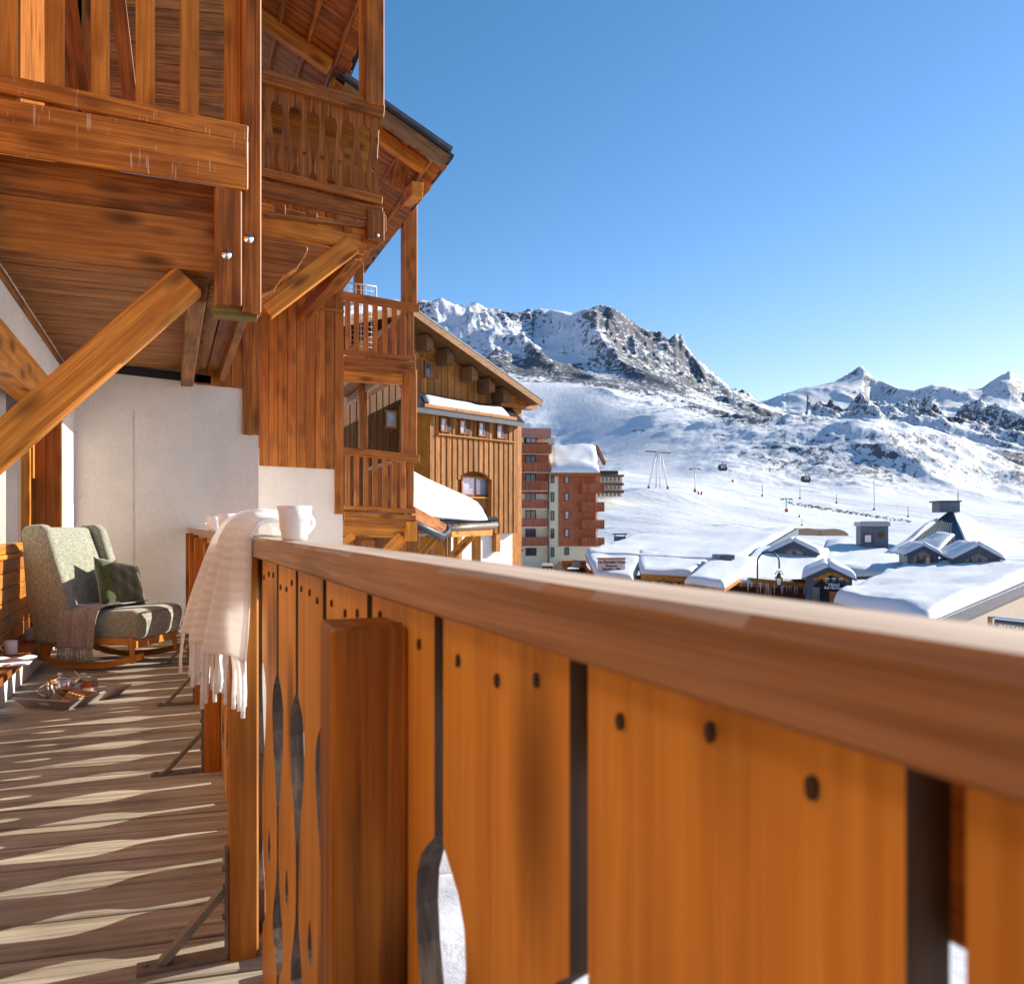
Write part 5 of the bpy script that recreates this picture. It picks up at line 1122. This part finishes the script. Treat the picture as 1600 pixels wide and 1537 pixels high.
m, ns, ls, b = newmat('ice'); b.inputs['Base Color'].default_value = (.75, .82, .9, 1); b.inputs['Roughness'].default_value = .1; b.inputs['Transmission Weight'].default_value = .4; ICE = m
def icicles(root, p0, p1, n, lmax):
    bm = bmesh.new()
    for k in range(n):
        p = p0.lerp(p1, random.random()); L = lmax * random.random() ** 1.6 + .08; r = .02 + L * .035
        ring = [bm.verts.new(p + V(r * math.cos(a * 1.0472), r * math.sin(a * 1.0472), 0)) for a in range(6)]; tip = bm.verts.new(p - V(0, 0, L))
        for a in range(6): bm.faces.new((ring[a], tip, ring[(a + 1) % 6]))
    bmobj('icicles', bm, ICE, root)['kind'] = 'stuff'
icicles(rv, PD(1155, 908, 52.8), PD(1262, 917, 55), 24, .8); icicles(rv, PD(1072, 916, 49.8), PD(1132, 922, 49), 30, .5); icicles(ho, PD(1304, 950, 43.2), PD(1448, 984, 36.2), 70, .9)

# ================================================================ THINGS ON THE BALCONY
def fabric(name, c1, c2, sx=120, rough=.95, ribs=0, sheen=.3):
    m, ns, ls, b = newmat(name); tc = N(ns, 'TexCoord'); cs = []
    for sc in ((sx * .12, sx, sx), (sx, sx * .12, sx * .12)):
        mp = N(ns, 'Mapping'); mp.inputs['Scale'].default_value = sc; ls.new(tc.outputs['Object'], mp.inputs['Vector']); cs.append(noise(ns, ls, mp.outputs[0], 1.0, 2, .6))
    mp = N(ns, 'Mapping'); mp.inputs['Scale'].default_value = (sx, sx, sx * .12); ls.new(tc.outputs['Object'], mp.inputs['Vector']); cs.append(noise(ns, ls, mp.outputs[0], 1.0, 2, .6))
    h = math_(ns, ls, 'MULTIPLY', math_(ns, ls, 'ADD', math_(ns, ls, 'ADD', cs[0], cs[1]), cs[2]), .333)
    ls.new(ramp(ns, ls, h, .42, .58, c1, c2), b.inputs['Base Color']); b.inputs['Roughness'].default_value = rough
    b.inputs['Sheen Weight'].default_value = sheen; b.inputs['Specular IOR Level'].default_value = .1
    if ribs:
        w = N(ns, 'TexWave', wave_type='BANDS', bands_direction='Z'); w.inputs['Scale'].default_value = ribs; w.inputs['Distortion'].default_value = 2.5; w.inputs['Detail'].default_value = 2; w.inputs['Detail Scale'].default_value = 1.5
        ls.new(tc.outputs['Object'], w.inputs['Vector']); h = math_(ns, ls, 'ADD', w.outputs['Fac'], math_(ns, ls, 'MULTIPLY', h, .4)); bump(ns, ls, h, .4, .007, b)
    else: bump(ns, ls, h, .5, .002, b)
    return m
TWEED = fabric('tweed_upholstery', (.17, .175, .125), (.40, .40, .305), 260)
GREEN = fabric('green_velvet', (.028, .042, .010), (.075, .105, .022), 60, .8, 0, 1.0)
THROW = fabric('mauve_grey_wool', (.20, .165, .145), (.36, .305, .275), 200)
CREAMW = fabric('cream_knit', (.96, .955, .93), (.985, .985, .97), 160, .95, 13)
nt_ = CREAMW.node_tree; tl_s = nt_.nodes.new('ShaderNodeBsdfTranslucent'); tl_s.inputs[0].default_value = (.95, .94, .91, 1); mx_ = nt_.nodes.new('ShaderNodeMixShader'); mx_.inputs[0].default_value = .42
nt_.links.new(nt_.nodes['Principled BSDF'].outputs[0], mx_.inputs[1]); nt_.links.new(tl_s.outputs[0], mx_.inputs[2]); nt_.links.new(mx_.outputs[0], nt_.nodes['Material Output'].inputs[0])
# ---- rocking wing chair
cdir = Vector((.87, -.49, 0)).normalized(); ccen = Vector((-.44, 7.10, 0))
CM = Matrix(((cdir.x, -cdir.y, 0, ccen.x), (cdir.y, cdir.x, 0, ccen.y), (0, 0, 1, 0), (0, 0, 0, 1)))
chair = T('rocking_chair', 'grey-green tweed wingback rocking chair with orange wood rockers', 'chair', ccen)
def soft(name, pts, y0, y1, mat, parent, M, bev=.035, seg=3):
    bm = bmesh.new(); a = [bm.verts.new((p[0], y0, p[1])) for p in pts]; b_ = [bm.verts.new((p[0], y1, p[1])) for p in pts]; n = len(pts)
    bm.faces.new(a); bm.faces.new(b_[::-1])
    for i in range(n): bm.faces.new((a[i], b_[i], b_[(i + 1) % n], a[(i + 1) % n]))
    bmesh.ops.bevel(bm, geom=bm.edges[:], offset=bev, segments=seg, affect='EDGES', profile=.5)
    return bmobj(name, bm, mat, parent, M, True)
soft('seat', [(-.24, .215), (.43, .225), (.455, .40), (.41, .455), (-.24, .43)], -.315, .315, TWEED, chair, CM, .045)
soft('backrest', [(-.20, .26), (-.10, .44), (-.34, 1.06), (-.45, 1.06), (-.36, .26)], -.27, .27, TWEED, chair, CM, .035)
wing = [(-.36, .20), (-.06, .20), (-.075, .45), (-.10, .56), (-.245, 1.04), (-.30, 1.085), (-.44, 1.075), (-.475, 1.03), (-.42, .55)]
for y0, y1 in ((-.365, -.275), (.275, .365)): soft('wing', wing, y0, y1, TWEED, chair, CM, .03)
RW = wood('rocker_wood', (.42, .155, .022), (.62, .255, .045), 'x', .35, 1, .2)
def rocker(y):
    n = 18; vs_, fs = [], []
    for i in range(n + 1):
        a = -.46 + .92 * i / n; z = .012 + .105 * (a / .46) ** 2 * (1 if a < 0 else .75)
        for dy in (-.017, .017):
            for dz in (0, .048): vs_.append((a, y + dy, z + dz))
    for i in range(n):
        k = 4 * i
        for q in ((0, 1, 5, 4), (1, 3, 7, 5), (3, 2, 6, 7), (2, 0, 4, 6)): fs.append(tuple(k + j for j in q))
    fs += [(0, 2, 3, 1), (4 * n, 4 * n + 1, 4 * n + 3, 4 * n + 2)]
    bm = bmesh.new(); q = [bm.verts.new(v) for v in vs_]; [bm.faces.new([q[i] for i in f]) for f in fs]; bmobj('rocker', bm, RW, chair, CM)
for y in (-.30, .30):
    rocker(y)
    beam('leg', CM @ V(-.33, y, .07), CM @ V(-.29, y, .245), .036, .075, RW, chair, up=(0, 0, 1)); beam('leg', CM @ V(.385, y, .06), CM @ V(.36, y, .25), .036, .07, RW, chair, up=(0, 0, 1))
    beam('seat_rail', CM @ V(-.33, y, .225), CM @ V(.40, y, .215), .036, .05, RW, chair)
beam('cross_rail', CM @ V(.36, -.30, .19), CM @ V(.36, .30, .19), .04, .06, RW, chair); beam('cross_rail', CM @ V(-.30, -.30, .19), CM @ V(-.30, .30, .19), .04, .06, RW, chair)
# ---- green cushion
def cushion(name, w, t, mat, M, label):
    n = 22; vs_, fs = [], []
    for s in (1, -1):
        for j in range(n + 1):
            for i in range(n + 1):
                u, v = -1 + 2 * i / n, -1 + 2 * j / n; e = (1 - u ** 4) * (1 - v ** 4); pin = 1 - .10 * (u * u) * (1 - v * v) - .0
                x, z = u * w / 2 * (1 - .09 * (1 - abs(v)) ** .8 * abs(u)), v * w / 2 * (1 - .09 * (1 - abs(u)) ** .8 * abs(v))
                wr = .006 * math.sin(9 * u + 4 * v) * math.sin(5 * v - 3 * u)
                vs_.append((x, s * (t / 2 * e ** .55 + wr * e), z))
    N1 = (n + 1) ** 2
    for s in (0, 1):
        for j in range(n):
            for i in range(n):
                q = (j * (n + 1) + i, j * (n + 1) + i + 1, (j + 1) * (n + 1) + i + 1, (j + 1) * (n + 1) + i); q = tuple(k + s * N1 for k in q); fs.append(q if s else q[::-1])
    o = mk(name, vs_, fs, mat, None, M, True); bm = bmesh.new(); bm.from_mesh(o.data); bmesh.ops.remove_doubles(bm, verts=bm.verts, dist=.0008); bmesh.ops.recalc_face_normals(bm, faces=bm.faces); bm.to_mesh(o.data); bm.free()
    return tag(o, label, 'cushion')
cushion('cushion', .42, .15, GREEN, CM @ Matrix.Translation((.03, .10, .605)) @ Matrix.Rotation(math.radians(78), 4, 'Z') @ Matrix.Rotation(math.radians(-27), 4, 'X') @ Matrix.Rotation(math.radians(14), 4, 'Y'), 'dark green velvet cushion leaning in the wingback rocking chair')
# ---- cloth draped along a path, with fringe
def drape(name, path, width_fn, mat, M, label, cat, wdir, nfold, amp, tassels, tl, nw=40, thick=.006, ends=(1,), skew=0.0):
    """path: list of points (across); wdir: direction of the width; folds grow along the path"""
    root = T(name, label, cat, M @ Vector(path[0])); n = 40
    cum = [0]
    for a, b_ in zip(path[:-1], path[1:]): cum.append(cum[-1] + (Vector(b_) - Vector(a)).length)
    def at(t):
        s = t * cum[-1]
        for i in range(len(path) - 1):
            if s <= cum[i + 1] + 1e-9: k = (s - cum[i]) / (cum[i + 1] - cum[i]); return Vector(path[i]).lerp(Vector(path[i + 1]), k), (Vector(path[i + 1]) - Vector(path[i])).normalized()
        return Vector(path[-1]), (Vector(path[-1]) - Vector(path[-2])).normalized()
    vs_, fs = [], []; wd = Vector(wdir).normalized(); edge = {0: [], 1: []}
    sm_ = []
    for j in range(n + 1):
        t = j / n; p = sum((at(min(1, max(0, t + d_)))[0] for d_ in (-.03, -.015, 0, .015, .03)), Vector()) / 5; tg = at(t)[1]; nr = tg.cross(wd).normalized()
        w0, w1 = width_fn(t)
        for i in range(nw + 1):
            u = i / nw; f = math.sin(u * nfold * 2 * math.pi + .8 * math.sin(3 * t)) + .4 * math.sin(u * nfold * 4.3 * math.pi + 1.3); g = amp(t)
            q = p + wd * (w0 + (w1 - w0) * u) + nr * (f * g) - Vector((skew * u * max(0, t - .35), 0, 0)); vs_.append(q)
            if j == n: edge[1].append((q, tg))
            if j == 0: edge[0].append((q, -tg))
    W = nw + 1
    for j in range(n):
        for i in range(nw): fs.append((j * W + i, j * W + i + 1, (j + 1) * W + i + 1, (j + 1) * W + i))
    o = mk('cloth', vs_, fs, mat, root, M, True); sd = o.modifiers.new('thickness', 'SOLIDIFY'); sd.thickness = thick; sd.offset = 0
    if tassels:
        tv, tf = [], []
        for e in ends:
            for k in range(tassels):
                u = (k + .5) / tassels * nw; i = int(u); q = edge[e][i][0].lerp(edge[e][min(i + 1, nw)][0], u - i); tg = edge[e][i][1]
                dn = (tg * .6 + V(0, 0, -1 if abs(M.to_3x3()[2][2]) > .5 else -1) * .6).normalized(); L = tl * random.uniform(.8, 1.15); jx = Vector((random.uniform(-.25, .25), random.uniform(-.25, .25), 0)); r = thick * .42
                p0 = q - dn * .006; pts = [p0, p0 + dn * L * .35 + jx * L * .2, p0 + (dn + jx * .5) * L * .7, p0 + (dn + jx * .3) * L]; b0 = len(tv)
                for m_, pt in enumerate(pts):
                    rr = r * (1.25 if m_ == 0 else .95 if m_ < 3 else 1.1)
                    for a in range(5): tv.append(pt + Vector((math.cos(a * 1.2566), math.sin(a * 1.2566), 0)) * rr)
                for m_ in range(3):
                    for a in range(5): tf.append((b0 + m_ * 5 + a, b0 + m_ * 5 + (a + 1) % 5, b0 + m_ * 5 + 5 + (a + 1) % 5, b0 + m_ * 5 + 5 + a))
                tf.append(tuple(b0 + 15 + a for a in range(5)))
        fr = mk('fringe', tv, tf, mat, root, M, True); fr['kind'] = 'stuff'
    return root
I4 = Matrix.Identity(4)
# grey throw over the near side of the seat
drape('grey_throw', [(0, .22, .475), (0, .0, .472), (0, -.26, .475), (0, -.355, .462), (0, -.392, .40), (0, -.398, .28), (0, -.402, .17)], lambda t: (-.16 + .02 * t, .20 - .06 * t), THROW, CM, 'mauve-grey fringed wool throw hanging over the side of the rocking chair', 'throw', (1, 0, 0), 2.2, lambda t: .004 + .016 * max(0, t - .45), 44, .10, 44)
# cream blanket over the handrail
drape('cream_blanket', [(.275, 0, .93), (.283, 0, 1.03), (.272, 0, 1.085), (.235, 0, 1.104), (.185, 0, 1.096), (.158, 0, 1.055), (.150, 0, .97), (.143, 0, .87), (.138, 0, .755)], lambda t: (2.03 - .03 * max(0, t - .5), 2.42 + .30 * max(0, t - .35)), CREAMW, I4, 'cream knitted blanket with long fringe hung over the handrail', 'blanket', (0, 1, 0), 2.6, lambda t: .008 + .030 * max(0, t - .3), 38, .13, 56, .012, skew=.12)
# ---- mugs
def mug(M, label, r=.043, h=.098, taper=.86, parent=None, hand=0.0, group='white mugs', speck=False):
    t = T('mug', label, 'mug', M.to_translation(), group)
    lathe('body', [(0, .004), (r * taper * .9, 0), (r * taper, .006), (r * (taper * .4 + .6), h * .6), (r, h), (r - .004, h), (r * (taper * .4 + .6) - .004, h * .6), (r * taper - .004, .012), (0, .010)], CERAM, t, M, 28)
    pts = [Vector((math.cos(hand), math.sin(hand), 0)) * (r * .93 + .026 * math.sin(k * math.pi / 8)) + V(0, 0, h * .82 - h * .62 * k / 8) for k in range(9)]
    tube('handle', pts, .0055, CERAM, t, M, n=8)
    if speck:
        for k in range(34):
            a = random.uniform(0, 6.28); z = random.uniform(.15, .85) * h; rr = r * (taper * .4 + .6) if z > .05 else r * .93
            rr = r * (taper + (1 - taper) * z / h) - .001
            bm = bmesh.new(); bmesh.ops.create_icosphere(bm, subdivisions=1, radius=random.uniform(.0012, .0024)); bmobj('raised_dot', bm, CERAM, t, M @ Matrix.Translation((rr * math.cos(a), rr * math.sin(a), z)), True)
    return t
p = rpt(1.68, .036, 1.05 - .014 * .2); mug(Matrix.Translation(p), 'white dotted mug standing on the handrail next to the cream blanket', .034, .069, .74, hand=.75, speck=True)
for x, y, lb, hd in ((337, 829, 'left of the two white cups at the far end of the handrail', 2.4), (357, 830, 'right of the two white cups, half hidden by the cream blanket', .6)):
    q = PZ(x, y + 1, 1.0505); r_ = ray(x, 827); s_ = .225 / r_.x; q = Vector((.222, CO.y + r_.y * s_, 1.0505)); mug(Matrix.Translation(q), lb, .042, .075, .8, hand=hd)
for x, y, lb, hd in ((47, 1000, 'white mug on the ledge nearest the rocking chair', .2), (17, 1022, 'white mug on the ledge beside the folded napkin', 3.0)):
    q = PZ(x, y, .18); mug(Matrix.Translation(q), lb, .042, .095, .95, hand=hd)
np_ = PZ(16, 1034, .181)
nap = mk('napkin', [(np_.x - .13 + .26 * i / 12, np_.y - .22 + .42 * j / 12, .186 + .012 * math.sin(i * .8) * math.sin(j * .6) + (.05 * max(0, (i - 9) / 3) * 0)) for j in range(13) for i in range(13)], [(j * 13 + i, j * 13 + i + 1, (j + 1) * 13 + i + 1, (j + 1) * 13 + i) for j in range(12) for i in range(12)], fabric('white_linen', (.6, .6, .62), (.75, .75, .76), 200), None, None, True)
nap.modifiers.new('thickness', 'SOLIDIFY').thickness = .004; tag(nap, 'white folded napkin on the ledge under the mugs', 'napkin')
# ---- tray with breakfast
tcn = PZ(116, 1094, 0); eb = Vector((.58, .815, 0)).normalized(); ea = Vector((eb.y, -eb.x, 0))
TM = Matrix(((eb.x, -eb.y, 0, tcn.x), (eb.y, eb.x, 0, tcn.y), (0, 0, 1, .001), (0, 0, 0, 1)))
tray = T('serving_tray', 'pale grey wooden serving tray with flared sides on the deck', 'tray', tcn)
TW = wood('pale_grey_wood', (.30, .25, .215), (.46, .40, .35), 'x', .6, 1, .2)
hx, hy, fl, th_, hh = .22, .155, .045, .010, .052
box('base', (-hx, -hy, 0), (hx, hy, .008), TW, tray, TM)
def side(nm, p0, p1, out, handle):
    """flared side from p0 to p1 with an oval hand-hole"""
    p0, p1, out = Vector(p0), Vector(p1), Vector(out); L = (p1 - p0).length; ex = (p1 - p0).normalized(); upv = (out * fl + V(0, 0, hh)).normalized(); H = math.hypot(fl, hh)
    bm = bmesh.new(); pts = [(0, 0), (L, 0), (L + fl, H), (L * .68, H), (L * .6, H * 1.0), (L * .4, H * 1.0), (L * .32, H), (-fl, H)]
    vv = [bm.verts.new((x, 0, z)) for x, z in pts]; ed = [bm.edges.new((vv[i], vv[(i + 1) % len(vv)])) for i in range(len(vv))]
    if handle:
        hp = [bm.verts.new((L / 2 + .05 * math.cos(k * .5236), 0, H * .55 + .012 * math.sin(k * .5236))) for k in range(12)]; ed += [bm.edges.new((hp[i], hp[(i + 1) % 12])) for i in range(12)]
    bmesh.ops.triangle_fill(bm, use_beauty=True, use_dissolve=False, edges=ed); r = bmesh.ops.extrude_face_region(bm, geom=bm.faces[:])
    for v in [e for e in r['geom'] if isinstance(e, bmesh.types.BMVert)]: v.co.y += th_
    ey = upv.cross(ex); M = Matrix(((ex.x, ey.x, upv.x, p0.x), (ex.y, ey.y, upv.y, p0.y), (ex.z, ey.z, upv.z, p0.z), (0, 0, 0, 1)))
    return bmobj(nm, bm, TW, tray, TM @ M)
side('side', (-hx, -hy, .002), (hx, -hy, .002), (0, -1, 0), False); side('side', (hx, hy, .002), (-hx, hy, .002), (0, 1, 0), False)
side('side', (hx, -hy, .002), (hx, hy, .002), (1, 0, 0), True); side('side', (-hx, hy, .002), (-hx, -hy, .002), (-1, 0, 0), True)
def tp(x, y, z=.009): return TM @ Matrix.Translation((x, y, z)) @ Matrix.Scale(1.25, 4)
pot = T('teapot', 'polished steel teapot with loop handle on the serving tray', 'teapot', tp(-.02, .085).to_translation())
M = tp(-.02, .085)
lathe('body', [(0, .0), (.052, .0), (.055, .004), (.056, .085), (.054, .09), (0, .09)], STEEL, pot, M, 28); lathe('lid', [(.054, .09), (.053, .096), (.02, .104), (.006, .106), (.005, .114), (.012, .120), (.010, .128), (0, .13)], STEEL, pot, M, 24)
hd_ = Vector((-.75, .66, 0)).normalized(); tube('handle', [hd_ * (.055 + .042 * math.sin(k * math.pi / 8)) + V(0, 0, .08 - .066 * k / 8) for k in range(9)], .005, STEEL, pot, M, n=8); tube('spout', [-hd_ * .05 + V(0, 0, .06), -hd_ * .075 + V(0, 0, .08), -hd_ * .085 + V(0, 0, .092)], [.012, .008, .006], STEEL, pot, M, n=8)
m, ns, ls, b = newmat('amber_jam'); b.inputs['Base Color'].default_value = (.50, .13, .008, 1); b.inputs['Roughness'].default_value = .15; b.inputs['Transmission Weight'].default_value = .35; JAM = m
for i, (x, y, lb) in enumerate(((.115, -.015, 'amber honey jar with white label at the front of the tray'), (.155, .075, 'amber jam jar at the far corner of the tray'))):
    j = T('jar', lb, 'jar', tp(x, y).to_translation(), 'jars on the tray'); M = tp(x, y)
    lathe('glass', [(0, 0), (.033, 0), (.036, .006), (.036, .062), (.031, .07), (.031, .078), (0, .078)], JAM, j, M, 24); lathe('paper_label', [(.0365, .006), (.0368, .008), (.0368, .042), (.0365, .044)], plain('label_paper', (.74, .72, .70), .7), j, M, 24); lathe('lid', [(.033, .07), (.034, .071), (.034, .082), (.031, .084), (0, .084)], plain('jar_lid', (.35, .3, .22), .4, .4), j, M, 24)
tube('spoon', [tp(.115, -.015) @ V(0, 0, .05), tp(.115, -.015) @ V(-.035, .06, .125)], .0022, STEEL, None, n=6); tag(bpy.data.objects['spoon'], 'thin steel spoon standing in the honey jar', 'spoon')
m_cup = T('paper_cup', 'small pale cup between teapot and honey jar', 'cup', tp(.06, .05).to_translation()); lathe('body', [(0, 0), (.026, 0), (.032, .06), (.030, .06), (.025, .004), (0, .004)], plain('cup_paper', (.6, .55, .52), .7), m_cup, tp(.06, .05), 20)
WAF = plain('golden_waffle', (.58, .33, .13), .75, 0, 25, .4, .4, .003)
def waffle(M, label):
    t = T('waffle', label, 'waffle', M.to_translation(), 'waffles on the tray'); w, l, h = .04, .07, .007
    box('slab', (-l, -w, 0), (l, w, h), WAF, t, M, .003)
    joined('ridges', [((-l + .004, -w + .002 + k * .0152, h), (l - .004, -w + .0055 + k * .0152, h + .009)) for k in range(6)] + [((-l + .003 + k * .0166, -w + .003, h), (-l + .0065 + k * .0166, w - .003, h + .0085)) for k in range(9)], WAF, t, M, 'stuff')
pl_ = T('wooden_board', 'small brown serving board under the waffles', 'board', tp(-.03, -.07).to_translation()); box('board', (-.12, -.07, .001), (.10, .06, .010), HONEY('x'), pl_, tp(-.02, -.075), .004)
waffle(tp(-.05, -.075, .036) @ Matrix.Rotation(.35, 4, 'Z') @ Matrix.Rotation(.42, 4, 'X'), 'front waffle leaning on the pile, nearest the tray handle'); waffle(tp(-.02, -.045, .021) @ Matrix.Rotation(.1, 4, 'Z'), 'flat waffle lying under the leaning one'); waffle(tp(.045, -.07, .03) @ Matrix.Rotation(-.7, 4, 'Z') @ Matrix.Rotation(.25, 4, 'Y'), 'right-hand waffle beside the honey jar')
